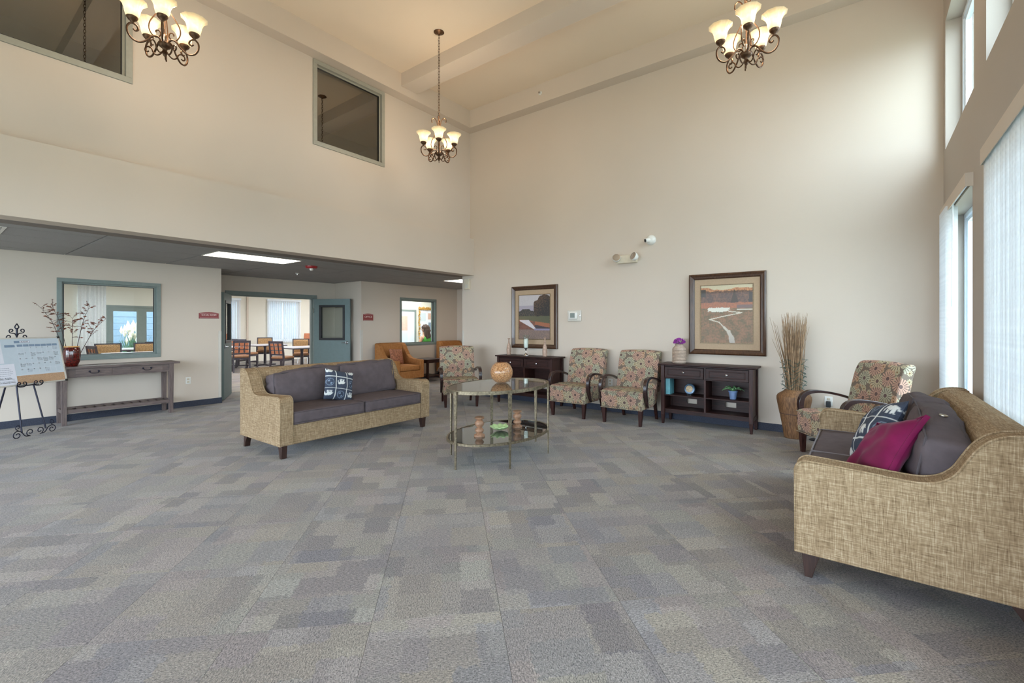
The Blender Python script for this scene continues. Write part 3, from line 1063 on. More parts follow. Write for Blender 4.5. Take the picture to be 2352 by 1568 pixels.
for sx in (-1, 1):
    hd = obj('lamp_head', MB().lathe([(0.0, -0.05), (0.045, -0.045), (0.06, -0.02), (0.066, 0.02), (0.06, 0.03)], 18, T(sx * 0.15, -0.10, 0.02, rz=R(-25 * sx), rx=R(70)), cap=False), 'white_plastic', t, smooth=True)
    obj('lens', MB().lathe([(0.0, 0.032), (0.058, 0.028), (0.058, 0.022), (0.0, 0.022)], 18, T(sx * 0.15, -0.10, 0.02, rz=R(-25 * sx), rx=R(70)), cap=False), 'chrome', hd, smooth=True)
t = thing('security_camera', 'round white security camera with a dark lens above the emergency light', 'camera', (XB, 2.62, 2.72), R(-90))
obj('mount', MB().lathe([(0.0, 0.0), (0.078, 0.0), (0.078, 0.02), (0.06, 0.05), (0.035, 0.066), (0.0, 0.07)], 22, T(0, 0, 0, rx=R(90)), cap=False), 'white_plastic', t, smooth=True)
obj('barrel', MB().lathe([(0.0, 0.0), (0.032, 0.0), (0.034, 0.06), (0.032, 0.075), (0.0, 0.075)], 16, T(-0.005, -0.05, -0.005, rz=R(-38), rx=R(100)), cap=False), 'white_plastic', t, smooth=True)
obj('lens', MB().lathe([(0.0, 0.0745), (0.026, 0.0745), (0.026, 0.079), (0.0, 0.081)], 16, T(-0.005, -0.05, -0.005, rz=R(-38), rx=R(100)), cap=False), 'black_plastic', t, smooth=True)
t = thing('alarm_sounder', 'beige wall alarm box under the soffit corner at the end wall', 'alarm', (XB, 6.45, 2.245), R(-90))
obj('housing', MB().box(-0.065, 0.065, -0.055, 0, -0.105, 0.105), 'beige_plastic', t, bevel=0.008)
obj('grille', MB().box(-0.03, 0.035, -0.058, -0.055, -0.075, -0.01), 'clear_guard', t)
# ceiling devices
t = thing('fire_strobe', 'red fire alarm strobe on the shaded low ceiling', 'alarm', (4.27, 7.64, 2.432))
obj('base', MB().lathe([(0.0, 0), (0.10, 0), (0.10, -0.02), (0.085, -0.04), (0.0, -0.04)], 24, cap=False), 'red_plastic', t, smooth=True)
obj('lens', MB().lathe([(0.03, -0.04), (0.032, -0.06), (0.018, -0.078), (0.0, -0.08)], 14, cap=False), 'white_plastic', t, smooth=True)
def sprinkler(name, loc, rot, label):
    t = thing(name, label, 'sprinkler', loc)
    t.rotation_euler = rot
    obj('escutcheon', MB().lathe([(0.0, 0), (0.036, 0), (0.034, -0.008), (0.018, -0.012), (0.0, -0.012)], 16, cap=False), 'white_plastic', t, smooth=True)
    obj('deflector', MB().lathe([(0.010, -0.01), (0.007, -0.035), (0.018, -0.04), (0.018, -0.043), (0.0, -0.044)], 12, cap=False), 'chrome', t, smooth=True)
sprinkler('sprinkler_head', (4.67, 8.88, 2.432), (0, 0, 0), 'small chrome sprinkler head in the low ceiling near the red strobe')
sprinkler('sprinkler_head', (XB - 0.22, 4.53, 5.485), (0, R(90), 0), 'white sprinkler head on the beam high on the end wall')
# troffers and vent
def troffer(name, x0, y0, label, mat='troffer_glow', z=2.432, L=1.22, Wd=0.61, root=True):
    t = thing(name, label, 'ceiling light', (x0 + L / 2, y0 + Wd / 2, z))
    w = 0.02
    m = MB().box(-L / 2 + 0.004, L / 2 - 0.004, -Wd / 2 + 0.004, -Wd / 2 + w, -0.003, 0.014).box(-L / 2 + 0.004, L / 2 - 0.004, Wd / 2 - w, Wd / 2 - 0.004, -0.003, 0.014)
    m.box(-L / 2 + 0.004, -L / 2 + w, -Wd / 2 + w, Wd / 2 - w, -0.003, 0.014).box(L / 2 - w, L / 2 - 0.004, -Wd / 2 + w, Wd / 2 - w, -0.003, 0.014)
    obj('frame', m, 'white_plastic', t)
    obj('diffuser', MB().box(-L / 2 + w, L / 2 - w, -Wd / 2 + w, Wd / 2 - w, 0.002, 0.012), mat, t)
    return t
troffer('ceiling_troffer', 2.62, 7.13, 'long glowing fluorescent troffer in the low ceiling above the double doors approach')
troffer('ceiling_troffer', 7.50, 7.13, 'small glowing strip of a troffer far right under the soffit')
t = thing('air_vent', 'square air vent at the left edge of the low ceiling', 'vent', (0.34, 7.44, 2.432))
obj('vent_frame', frame4(-0.30, 0.30, -0.30, 0.30, 0.03, -0.006, 0.0), 'white_plastic', t, rot=(R(90), 0, 0))
for q in range(5):
    obj('louvre', MB().box(-0.26, 0.26, -0.22 + q * 0.11, -0.17 + q * 0.11, -0.012, -0.002), 'white_plastic', t)
obj('backing', MB().box(-0.27, 0.27, -0.27, 0.27, -0.002, 0.0), 'black_gasket', t)

# ---- vertical blinds on the window wall
def blind(label, x0, x1, slats, wand_x, zb=0.45):
    t = thing('vertical_blind', label, 'blind', (x1, YW, 0))
    W_ = x1 - x0
    obj('valance', MB().box(-W_, 0, 0.045, 0.05, 2.53, 2.64).box(-W_, -W_ + 0.005, 0.0, 0.045, 2.53, 2.64).box(-0.005, 0, 0.0, 0.045, 2.53, 2.64).box(-W_ + 0.005, -0.005, 0.0, 0.045, 2.634, 2.64), 'wall', t)
    obj('head_rail', MB().box(-W_ + 0.01, -0.01, 0.006, 0.036, 2.58, 2.625), 'white_vinyl', t)
    w = 0.089
    n = 6
    prof = [(-w / 2 + w * i / n, 0.006 * math.sin(PI * i / n)) for i in range(n + 1)]
    vs = [(x, y, z) for z in (zb, 2.575) for x, y in prof]
    vs2 = [(x, y + 0.001, z) for x, y, z in vs]
    m = MB()
    k = n + 1
    m.add(vs + vs2, [(i, i + 1, k + i + 1, k + i) for i in range(n)] + [(2 * k + i, 3 * k + i, 3 * k + i + 1, 2 * k + i + 1) for i in range(n)]
          + [(0, k, 3 * k, 2 * k), (n, 2 * k + n, 3 * k + n, k + n)] + [(i, 2 * k + i, 2 * k + i + 1, i + 1) for i in range(n)] + [(k + i, k + i + 1, 3 * k + i + 1, 3 * k + i) for i in range(n)])
    me = to_mesh('slat', m)
    me.materials.append(MATS['blind_slat'])
    for dx, a in slats:
        obj('slat', me, None, t, (dx, 0.021, 0), (0, 0, a))
    if wand_x is not None:
        obj('wand', MB().tube([(wand_x, 0.04, 2.56), (wand_x, 0.042, 1.65)], 0.006, 6).tube([(wand_x, 0.042, 1.65), (wand_x, 0.042, 1.58)], 0.009, 6), 'white_vinyl', t)
    return t
sl1 = [(-0.09 - i * 0.036, R(75 + (i % 3) * 4)) for i in range(14)]
blind('vertical blind drawn open beside the corner of the end wall', 5.22, 6.755, sl1, -0.80)
sl2 = [(-0.05 - i * 0.078, R(14 + 5 * math.sin(i * 1.9))) for i in range(19)]
blind('closed white vertical blind behind the right-hand sofa', 3.06, 4.60, sl2, None)

# ================================================================ DINING ROOM (seen through the doors and the left window)
YD = 19.0
DW = [(8.78, 10.09, 0.75, 2.42), (6.45, 7.73, 0.75, 2.39)]
DDOOR = (3.81, 5.65, 0.0, 2.05)
struct('wall_dining', wall_with_holes('x', -1.6, 12.5, YD, YD + 0.15, 0, 3.0, DW + [DDOOR, (3.2, 3.74, 0.4, 2.62), (0.2, 1.6, 0.75, 2.42)]), 'dining_wall')
struct('wall_dining_side', MB().box(12.4, 12.5, 10.53, YD, 0, 3.0).box(-1.6, -1.5, YL + 0.15, YD, 0, 3.0), 'dining_wall')
struct('ceiling_dining', MB().box(-1.6, 12.5, YL + 0.15, YD + 0.15, 3.0, 3.1), 'office_wall')
struct('trim_11', MB().box(7.97, 8.03, YD - 0.06, YD, 0, 3.0), 'wall')
for i, (x0, y0) in enumerate(((1.5, 12.0), (5.0, 12.0), (8.5, 14.5), (1.5, 15.5), (5.0, 15.5), (10.4, 16.5))):  # unseen panels, added to brighten the dining room
    dl = troffer('dining_fill_light', x0, y0, 'added light panel on the dining room ceiling, out of view', 'fill_glow', 2.985, 1.22, 0.61)
    dl['group'] = 'added light panels of the dining room'
for nm, h in (('window_15', DW[0]), ('window_16', DW[1]), ('window_17', (0.2, 1.6, 0.75, 2.42))):
    f = ext_window(nm, h, YD + 0.1)
    f.scale = (1, 1, 1)
portal((9.43, 19.3, 1.6), (R(-90), 0, 0), 1.31, 1.67)
portal((7.09, 19.3, 1.6), (R(-90), 0, 0), 1.28, 1.64)
def dining_blind(x0, x1, z0, z1, label):
    t = thing('vertical_blind', label, 'blind', (x0, YD, 0))
    obj('head_rail', MB().box(0, x1 - x0, -0.07, 0, z1, z1 + 0.07), 'white_vinyl', t)
    n = int((x1 - x0) / 0.075)
    me = to_mesh('slat', MB().box(-0.0445, 0.0445, -0.0008, 0.0008, z0 - 0.05, z1))
    me.materials.append(MATS['dense_slat'])
    for i in range(n):
        obj('slat', me, None, t, (0.04 + i * (x1 - x0 - 0.08) / (n - 1), -0.035, 0), (0, 0, R(24)))
dining_blind(8.74, 10.13, 0.75, 2.40, 'half-open white vertical blind on the far dining room window seen through the doors')
dining_blind(6.42, 7.76, 0.75, 2.37, 'white vertical blind at the left edge of the open doorway, far behind')
# storefront door of the dining room and the sheer curtain beside it
df = struct('door_3', MB().box(3.81, 3.87, YD, YD + 0.12, 0, 2.05).box(5.59, 5.65, YD, YD + 0.12, 0, 2.05).box(3.87, 5.59, YD, YD + 0.12, 1.99, 2.05), 'frame_sage')
for x0 in (3.87, 4.73):
    lf = obj('door_panel', frame4(x0, x0 + 0.86, 0.01, 1.99, 0.13, YD + 0.03, YD + 0.08), 'frame_sage', df)
    obj('pane', bx(x0 + 0.12, x0 + 0.74, YD + 0.05, YD + 0.056, 0.13, 1.87), 'clear_glass', lf)
def curtain(x0, x1, z0, z1, y, label):
    n = 60
    m = MB().grid(lambda u, v: (x0 + (x1 - x0) * u, y + 0.03 * math.sin(u * 42) + 0.01 * math.sin(u * 97), z0 + (z1 - z0) * v), n, 3)
    o = obj('sheer_curtain', m, 'sheer', smooth=True)
    s = o.modifiers.new('solid', 'SOLIDIFY')
    s.thickness = 0.003
    return tag(o, label, 'curtain')
curtain(3.14, 3.80, 0.1, 2.68, YD - 0.08, 'white sheer curtain seen through the left window')

# outside the dining room: the next building and a plume grass by the door
nbld = thing('neighbor_building', 'blue-grey sided building outside the dining room door', 'building', (6.0, 23.5, -0.5))
sme = to_mesh('siding_board', MB().box(-9, 9, -0.03, 0.0, 0.0, 0.24))
sme.materials.append(MATS['siding'])
obj('wall', MB().box(-9, 9, 0, 0.3, 0, 5.5), 'siding', nbld)
for k in range(22):
    obj('siding_board', sme, None, nbld, (0, 0, k * 0.25), (R(3), 0, 0))
pg = thing('plume_grass', 'green ornamental grass with pale plumes outside the dining room door', 'plant', (4.9, 20.6, -0.5))
gm, pm_ = MB(), MB()
random.seed(3)
for k in range(160):
    a, r = random.uniform(0, 2 * PI), random.uniform(0.05, 0.55)
    h = random.uniform(0.9, 1.5)
    gm.tube([(0.1 * math.cos(a), 0.1 * math.sin(a), 0), (r * 0.6 * math.cos(a), r * 0.6 * math.sin(a), h * 0.7), (r * math.cos(a), r * math.sin(a), h)], [0.012, 0.009, 0.002], 4)
    if k % 4 == 0:
        pm_.lathe([(0.0, -0.14), (0.05, 0.0), (0.0, 0.18)], 7, T(r * 0.7 * math.cos(a), r * 0.7 * math.sin(a), h + 0.45), cap=False)
        gm.tube([(r * 0.5 * math.cos(a), r * 0.5 * math.sin(a), h * 0.5), (r * 0.7 * math.cos(a), r * 0.7 * math.sin(a), h + 0.4)], 0.005, 4)
obj('blades', gm, 'hedge', pg, kind='stuff')
obj('plumes', pm_, 'plume', pg, kind='stuff')

# dining furniture
def table_proto():
    t = thing('dining_table', '', 'table')
    obj('table_top', MB().box(-0.53, 0.53, -0.53, 0.53, 0.715, 0.745), 'table_laminate', t, bevel=0.006)
    obj('edge_band', frame4(-0.53, 0.53, -0.53, 0.53, 0.05, 0.69, 0.715), 'chair_wood', t, rot=(R(90), 0, 0))
    obj('column', MB().lathe([(0.05, 0.06), (0.045, 0.2), (0.04, 0.6), (0.06, 0.69)], 14), 'chair_wood', t, smooth=True)
    obj('foot', MB().box(-0.36, 0.36, -0.04, 0.04, 0, 0.05).box(-0.04, 0.04, -0.36, 0.36, 0.0, 0.05), 'chair_wood', t, bevel=0.006)
    return t
def grid_chair_proto():
    t = thing('dining_chair', '', 'chair')
    obj('seat', MB().rbox(0.46, 0.46, 0.07, 0.03, 6, (0, 0, 0.015), M=T(0, 0, 0.47)), 'seat_tan', t, smooth=True)
    obj('seat_frame', MB().box(-0.22, 0.22, -0.22, 0.22, 0.38, 0.435), 'chair_wood', t)
    for sx in (-1, 1):
        obj('leg', MB().taper((sx * 0.20, -0.20, 0), 0.016, (sx * 0.20, -0.20, 0.40), 0.022), 'chair_wood', t)
        obj('leg', MB().ribbon([(0.27, 0.0), (0.22, 0.42), (0.23, 0.6), (0.29, 0.95)], 0.04, [0.034, 0.045, 0.04, 0.03], T(sx * 0.21, 0, 0)), 'chair_wood', t)
    obj('stretcher', MB().box(-0.20, 0.20, -0.21, -0.19, 0.16, 0.19).box(-0.21, -0.19, -0.2, 0.24, 0.20, 0.23).box(0.19, 0.21, -0.2, 0.24, 0.20, 0.23), 'chair_wood', t)
    obj('back_rail', MB().box(-0.20, 0.20, 0.262, 0.292, 0.885, 0.95).box(-0.20, 0.20, 0.212, 0.24, 0.54, 0.58), 'chair_wood', t)
    sl = MB()
    for i in (-0.07, 0.07):
        sl.ribbon([(0.226, 0.58), (0.277, 0.885)], 0.02, 0.02, T(i, 0, 0))
    for zz, yy in ((0.685, 0.243), (0.79, 0.261)):
        sl.box(-0.19, 0.19, yy - 0.01, yy + 0.01, zz - 0.009, zz + 0.009)
    obj('lattice', sl, 'chair_wood', t)
    for xx in (-0.135, 0.0, 0.135):
        for (z0, y0), (z1, y1) in (((0.585, 0.226), (0.672, 0.240)), ((0.698, 0.245), (0.777, 0.258)), ((0.803, 0.263), (0.88, 0.276))):
            obj('back_panel', MB().prism([(y0 - 0.006, z0), (y0 + 0.006, z0), (y1 + 0.006, z1), (y1 - 0.006, z1)], xx - 0.045, xx + 0.045), 'orange_vinyl', t)
    return t
def arm_chair_proto():
    t = thing('dining_armchair', '', 'chair')
    obj('seat', MB().rbox(0.50, 0.48, 0.09, 0.035, 6, (0, 0, 0.02), M=T(0, 0, 0.46)), 'seat_tan', t, smooth=True)
    obj('back_panel', MB().rbox(0.46, 0.07, 0.44, 0.03, 6, (0, 0.012, 0), M=T(0, 0.26, 0.71, rx=R(-8))), 'gold_brocade', t, smooth=True)
    obj('back_frame', frame4(-0.26, 0.26, 0.47, 0.97, 0.035, 0.225, 0.265), 'chair_wood', t, rot=(R(-3), 0, 0))
    for sx in (-1, 1):
        obj('leg', MB().taper((sx * 0.23, -0.21, 0), 0.017, (sx * 0.23, -0.21, 0.66), 0.02), 'chair_wood', t)
        obj('leg', MB().taper((sx * 0.23, 0.26, 0), 0.017, (sx * 0.23, 0.23, 0.5), 0.02), 'chair_wood', t)
        obj('arm', MB().ribbon([(0.24, 0.69), (0.0, 0.68), (-0.2, 0.67), (-0.25, 0.655)], 0.045, 0.026, T(sx * 0.245, 0, 0)), 'chair_wood', t)
    obj('seat_frame', MB().box(-0.24, 0.24, -0.22, 0.22, 0.36, 0.42), 'chair_wood', t)
    return t
G1 = 'grid-backed dining chairs'
G2 = 'brocade dining armchairs'
tb = table_proto()
tables = [((7.50, 13.98, 0), 'square dining table on the right seen through the open doors'), ((7.66, 16.78, 0), 'square dining table on the left and farther seen through the open doors'),
          ((3.35, 14.0, 0), 'nearer dining table seen through the left window'), ((3.9, 16.9, 0), 'farther dining table seen through the left window'), ((5.95, 15.9, 0), 'dining table edge just beside the left door leaf')]
for i, (p, lb) in enumerate(tables):
    if i == 0:
        tb.location = p
        tb['label'] = lb
        tb['group'] = 'dining tables'
    else:
        dup(tb, p, 0, lb, 'dining tables')
gc = grid_chair_proto()
def put(proto, first, p, rz, lb, grp):
    if first:
        proto.location = p
        proto.rotation_euler = (0, 0, rz)
        proto['label'] = lb
        proto['group'] = grp
    else:
        dup(proto, p, rz, lb, grp)
# a chair faces its own -y; rotz turns it
put(gc, True, (6.68, 13.55, 0), R(116), 'grid-backed dining chair with orange panels nearest the right doorpost', G1)
put(gc, False, (6.92, 16.40, 0), R(112), 'grid-backed dining chair with orange panels in the middle of the doorway view', G1)
put(gc, False, (6.95, 17.15, 0), R(112), 'grid-backed dining chair just behind the middle one, partly hidden by it', G1)
put(gc, False, (6.15, 15.05, 0), R(165), 'dining chair seat peeking out beside the left door leaf', G1)
put(gc, False, (2.75, 13.6, 0), R(100), 'grid-backed dining chair at the nearer table in the left window', G1)
ac = arm_chair_proto()
put(ac, True, (7.95, 14.88, 0), R(-28), 'gold brocade dining armchair on the right of the doorway view', G2)
put(ac, False, (8.02, 17.62, 0), R(-28), 'gold brocade dining armchair left of the middle in the doorway view', G2)
put(ac, False, (3.0, 14.7, 0), R(-10), 'gold brocade armchair at the left in the window over the rustic console', G2)
put(ac, False, (3.75, 14.65, 0), R(-12), 'gold brocade armchair at the right in the window over the rustic console', G2)
put(ac, False, (4.25, 15.8, 0), R(168), 'dark-backed armchair turned away in the window over the rustic console', G2)
oc = thing('stacking_chair', 'orange plastic chair at the right edge of the doorway view by the far wall', 'chair', (9.05, 16.6, 0), R(-60))
obj('seat', MB().rbox(0.44, 0.44, 0.05, 0.02, 6, M=T(0, 0, 0.62)), 'orange_vinyl', oc, smooth=True)
obj('backrest', MB().rbox(0.42, 0.05, 0.46, 0.02, 6, M=T(0, 0.22, 0.88, rx=R(-10))), 'orange_vinyl', oc, smooth=True)
for sx in (-1, 1):
    for sy in (-1, 1):
        obj('leg', MB().tube([(sx * 0.20, sy * 0.20, 0.0), (sx * 0.16, sy * 0.16, 0.60)], 0.014, 8), 'white_vinyl', oc, smooth=True)

# ================================================================ OFFICE behind the second window
struct('wall_office_room', MB().box(6.55, 6.6, YL + 0.15, 11.4, 0, 3.0).box(11.3, 11.4, YL + 0.15, 11.4, 0, 3.0).box(6.6, 11.3, 11.3, 11.4, 0, 3.0).box(9.72, 11.3, YL + 0.05, YL + 0.15, 0, 3.0), 'office_wall')
ol = troffer('office_fill_light', 8.2, 9.9, 'added light panel on the office ceiling, out of view', 'fill_glow', 2.985, 1.22, 0.61)  # unseen panel, added to brighten the office
cd = struct('door_4', MB().box(8.78, 8.84, 11.25, 11.3, 0, 1.9).box(9.70, 9.77, 11.25, 11.3, 0, 1.9).box(8.84, 9.70, 11.25, 11.3, 1.84, 1.9), 'frame_sage')
obj('door_panel', bx(8.84, 9.70, 11.262, 11.295, 0.01, 1.84), 'white_vinyl', cd)
struct('trim_12', bx(10.62, 10.85, 11.1, 11.3, 0, 3.0), 'frame_sage')
pn = thing('pin_board', 'white notice board with a flowered garland border behind the office window', 'notice board', (10.22, 11.295, 1.45))
obj('panel', MB().box(-0.30, 0.30, -0.02, 0, -0.55, 0.5), 'paper', pn)
gl = MB()
for i in range(80):
    a = i / 80 * 4
    x, z = [(-0.32 + 0.64 * (a % 1), 0.51), (-0.32, 0.52 - (a % 1) * 1.05), (0.32, 0.52 - (a % 1) * 1.05), (-0.32 + 0.64 * (a % 1), 0.49)][int(a)]
    gl.lathe([(0.0, -0.035), (0.035, 0.0), (0.0, 0.035)], 6, T(x + random.uniform(-.02, .02), -0.045, z + random.uniform(-.02, .02)), cap=False)
obj('garland', gl, 'garland', pn, kind='stuff')
for x, z, w, h, m in ((-0.14, 0.22, 0.2, 0.26, 'calendar_paper'), (0.14, 0.25, 0.16, 0.2, 'tan_poster'), (-0.10, -0.2, 0.14, 0.3, 'lime_paper'), (0.16, -0.1, 0.16, 0.3, 'calendar_bar')):
    obj('notice', MB().box(x - w / 2, x + w / 2, -0.024, -0.02, z - h / 2, z + h / 2), m, pn)
ps = obj('poster', bx(8.98, 9.42, 11.255, 11.261, 1.25, 1.70), 'tan_poster')
tag(ps, 'pinkish paper poster taped on the office door behind glass', 'poster')
ps2 = obj('poster', bx(9.02, 9.42, 11.255, 11.261, 0.80, 1.20), 'calendar_paper')
tag(ps2, 'pale printed sheet taped below the pinkish poster on the office door', 'poster')
dk = thing('office_desk', 'light office desk behind the office window', 'desk', (8.95, 10.72, 0))
obj('desk_top', MB().box(-0.8, 0.8, -0.35, 0.35, 0.70, 0.73), 'table_laminate', dk, bevel=0.004)
for sx in (-1, 1):
    obj('side_panel', MB().box(sx * 0.78 - 0.012, sx * 0.78 + 0.012, -0.33, 0.33, 0, 0.70), 'table_laminate', dk)

def person(name, loc, rz, label, shirt, hair_len):
    p = thing(name, label, 'person', loc, rz)
    # seated, facing -y; joints of one continuous body
    J = [((0, 0.0, 0.52), 0.15), ((0, 0.02, 0.66), 0.135), ((0, 0.03, 0.82), 0.14), ((0, 0.02, 0.95), 0.13), ((0, 0.0, 1.05), 0.055), ((0, -0.02, 1.14), 0.085), ((0, -0.025, 1.23), 0.09), ((0, -0.01, 1.28), 0.06),
         ((-0.17, 0.02, 0.96), 0.06), ((-0.24, -0.03, 0.72), 0.045), ((-0.16, -0.28, 0.76), 0.033), ((-0.12, -0.36, 0.76), 0.028),
         ((0.17, 0.02, 0.96), 0.06), ((0.24, -0.03, 0.72), 0.045), ((0.16, -0.28, 0.76), 0.033), ((0.12, -0.36, 0.76), 0.028),
         ((-0.10, -0.08, 0.50), 0.09), ((-0.12, -0.44, 0.50), 0.062), ((-0.12, -0.42, 0.0), 0.045), ((-0.12, -0.54, -0.062), 0.035),
         ((0.10, -0.08, 0.50), 0.09), ((0.12, -0.44, 0.50), 0.062), ((0.12, -0.42, 0.0), 0.045), ((0.12, -0.54, -0.062), 0.035)]
    E = [(0, 1), (1, 2), (2, 3), (3, 4), (4, 5), (5, 6), (6, 7), (3, 8), (8, 9), (9, 10), (10, 11), (3, 12), (12, 13), (13, 14), (14, 15), (0, 16), (16, 17), (17, 18), (18, 19), (0, 20), (20, 21), (21, 22), (22, 23)]
    def skin(nm, idx, grow, mat, parent):
        me = bpy.data.meshes.new(nm)
        mp = {k: i for i, k in enumerate(idx)}
        me.from_pydata([J[k][0] for k in idx], [(mp[a], mp[b]) for a, b in E if a in mp and b in mp], [])
        me.materials.append(MATS[mat])
        o = bpy.data.objects.new(nm, me)
        COL.objects.link(o)
        o.parent = parent
        sk = o.modifiers.new('skin', 'SKIN')
        sk.use_smooth_shade = True
        for i, k in enumerate(idx):
            d = me.skin_vertices[0].data[i]
            d.radius = (J[k][1] + grow, J[k][1] * 0.85 + grow)
            d.use_root = (i == 0)
        s = o.modifiers.new('sub', 'SUBSURF')
        s.levels = s.render_levels = 1
        return o
    b = skin('body', list(range(len(J))), 0.0, 'skin', p)
    skin('shirt', [0, 1, 2, 3, 8, 12], 0.022, shirt, p)
    skin('trousers', [0, 16, 17, 18, 20, 21, 22], 0.012, 'jeans', p)
    hm = MB().rbox(0.21, 0.24, 0.24, 0.11, 8, wr=0.03, ws=14, seed=2.0, M=T(0, 0.02, 1.22))
    hm.rbox(0.20, 0.12, hair_len, 0.05, 6, wr=0.03, ws=14, seed=5.0, M=T(0, 0.09, 1.20 - hair_len / 2))
    obj('hair', hm, 'hair', p, smooth=True)
    nose = MB().lathe([(0.0, 0.025), (0.018, -0.01), (0.0, -0.018)], 8, T(0, -0.115, 1.18, rx=R(20)), cap=False)
    for sx in (-1, 1):
        nose.rbox(0.02, 0.04, 0.06, 0.01, 2, M=T(sx * 0.098, 0.0, 1.18))
    obj('nose_and_ears', nose, 'skin', b, smooth=True)
    return p
person('person', (9.12, 10.12, 0.10), R(188), 'person with dark hair in a bright green shirt seated behind the office window', 'green_shirt', 0.28)
sch = thing('office_chair', 'dark office chair under the person in green', 'chair', (9.12, 10.02, 0.0), R(188))
obj('seat', MB().rbox(0.46, 0.44, 0.07, 0.03, 5, M=T(0, 0.0, 0.415)), 'black_plastic', sch, smooth=True)
obj('column', MB().lathe([(0.025, 0.06), (0.025, 0.39)], 10), 'chrome', sch, smooth=True)
st = MB()
for i in range(5):
    a = i * 2 * PI / 5
    st.tube([(0, 0, 0.07), (0.28 * math.cos(a), 0.28 * math.sin(a), 0.03)], 0.02, 6)
obj('star_base', st, 'black_plastic', sch)

# ================================================================ SOFAS
plain('piping_dark', rgb(78, 70, 73), 0.9)
SW, SD = 2.06, 0.95
ARM = [(-0.475, 0.14), (-0.475, 0.595), (-0.465, 0.625), (-0.44, 0.645), (-0.40, 0.650), (-0.2, 0.640), (0.0, 0.628), (0.08, 0.632), (0.14, 0.655), (0.185, 0.70), (0.22, 0.765), (0.255, 0.825), (0.30, 0.872), (0.355, 0.897), (0.42, 0.905), (0.475, 0.895), (0.475, 0.14)]
BACK = [(0.475, 0.14), (0.475, 0.895), (0.42, 0.905), (0.355, 0.897), (0.315, 0.875), (0.29, 0.835), (0.275, 0.78), (0.26, 0.5), (0.26, 0.14)]
def cushion_piping(w, d, z, parent, mat='piping_pale'):
    r = 0.03
    pts = []
    for cx, cy, a0 in ((w / 2 - r, d / 2 - r, 0), (-w / 2 + r, d / 2 - r, 90), (-w / 2 + r, -d / 2 + r, 180), (w / 2 - r, -d / 2 + r, 270)):
        for k in range(5):
            a = R(a0 + k * 22.5)
            pts.append((cx + r * math.cos(a), cy + r * math.sin(a), z))
    return obj('piping', MB().tube(pts, 0.0055, 6, closed=True), mat, parent, smooth=True)
def make_sofa(label, loc, rz, slouch, seed, pipe):
    s = thing('sofa', label, 'sofa', loc, rz)
    for sx in (-1, 1):
        x0, x1 = (sx * (SW / 2 - 0.14), sx * SW / 2)
        a = obj('arm', MB().prism(ARM, min(x0, x1), max(x0, x1)), 'sofa_linen', s, bevel=0.014)
        pp = MB()
        for xx in (x0 - sx * 0.0, x1):
            off = -0.004 if xx == x1 else 0.004
            pp.tube(smooth_path([(xx + sx * off, y, z + 0.001) for y, z in ARM[1:-1]], 3), 0.006, 6)
        pp.tube([(x1 - sx * 0.004, -0.474, 0.60), (x1 - sx * 0.004, -0.474, 0.145), (x1 - sx * 0.004, 0.474, 0.145)], 0.006, 6)
        pp.tube([(x0 + sx * 0.004, -0.476, 0.60), (x0 + sx * 0.004, -0.476, 0.145)], 0.006, 6)
        obj('piping', pp, 'sofa_linen', a, smooth=True)
    obj('back', MB().prism(BACK, -SW / 2 + 0.142, SW / 2 - 0.142), 'sofa_linen', s, bevel=0.008)
    obj('front_rail', MB().box(-SW / 2 + 0.142, SW / 2 - 0.142, -0.462, 0.258, 0.14, 0.345), 'sofa_linen', s, bevel=0.01)
    for sx in (-1, 1):
        for sy in (-1, 1):
            yb = sy * 0.40
            out = sy * 0.03 if sy > 0 else -0.0
            lg = [(yb - sy * 0.045, 0.142), (yb + sy * 0.045, 0.142), (yb + sy * 0.03 + out, 0.0), (yb - sy * 0.005 + out, 0.0), (yb - sy * 0.02 + out, 0.06)]
            xc = sx * (SW / 2 - 0.065)
            obj('leg', MB().prism(lg, xc - 0.03, xc + 0.03), 'leg_wood', s, bevel=0.003)
    cw = (SW - 0.284) / 2
    for i, sx in enumerate((-1, 1)):
        c = obj('seat_cushion', MB().rbox(cw - 0.006, 0.735, 0.135, 0.03, 14, (0.0, 0.006, 0.022), 0.006, 5, seed + i), 'cushion_grey', s, (sx * cw / 2, -0.108, 0.416), smooth=True, angle=80)
        cushion_piping(cw - 0.006, 0.735, 0.064, c, pipe)
        cushion_piping(cw - 0.006, 0.735, -0.06, c, 'cushion_grey')
    for i, sx in enumerate((-1, 1)):
        lean = slouch[i]
        def drop(p, L=lean):
            # sagging top corner
            k = max(0, p.z / 0.22 + 0.2)
            p.z -= L[1] * k * max(0, (-p.x * L[3]) / 0.4 + 0.25)
            return p
        c = obj('back_cushion', MB().rbox(cw - 0.045, 0.20, 0.43, 0.045, 16, (0.0, 0.035, 0.012), 0.026, 6.5, seed + 4 + i, fn=drop), 'cushion_grey', s,
                (sx * cw / 2 + lean[2], 0.15, 0.685), (R(-10), R(lean[0]), 0), smooth=True, angle=80)
        pts = []
        for k in range(29):
            a = k / 28 * 4
            u = [(-1 + 2 * (a % 1), 1), (1, 1 - 2 * (a % 1)), (1 - 2 * (a % 1), -1), (-1, -1 + 2 * (a % 1))][min(3, int(a))]
            pts.append(tuple(drop(Vector((u[0] * (cw / 2 - 0.03), -0.09, u[1] * 0.198)))))
        obj('piping', MB().tube(pts[:-1], 0.006, 6, closed=True).tube([(x, 0.075, z) for x, y, z in pts[:-1]], 0.006, 6, closed=True), 'piping_dark', c, smooth=True)
    return s
sofa1 = make_sofa('tan linen sofa with dark grey cushions in the middle of the room', (3.37, 5.275, 0), 0, [(2, 0.05, 0.02, 1), (-1, 0.0, -0.015, 1)], 1.0, 'cushion_grey')
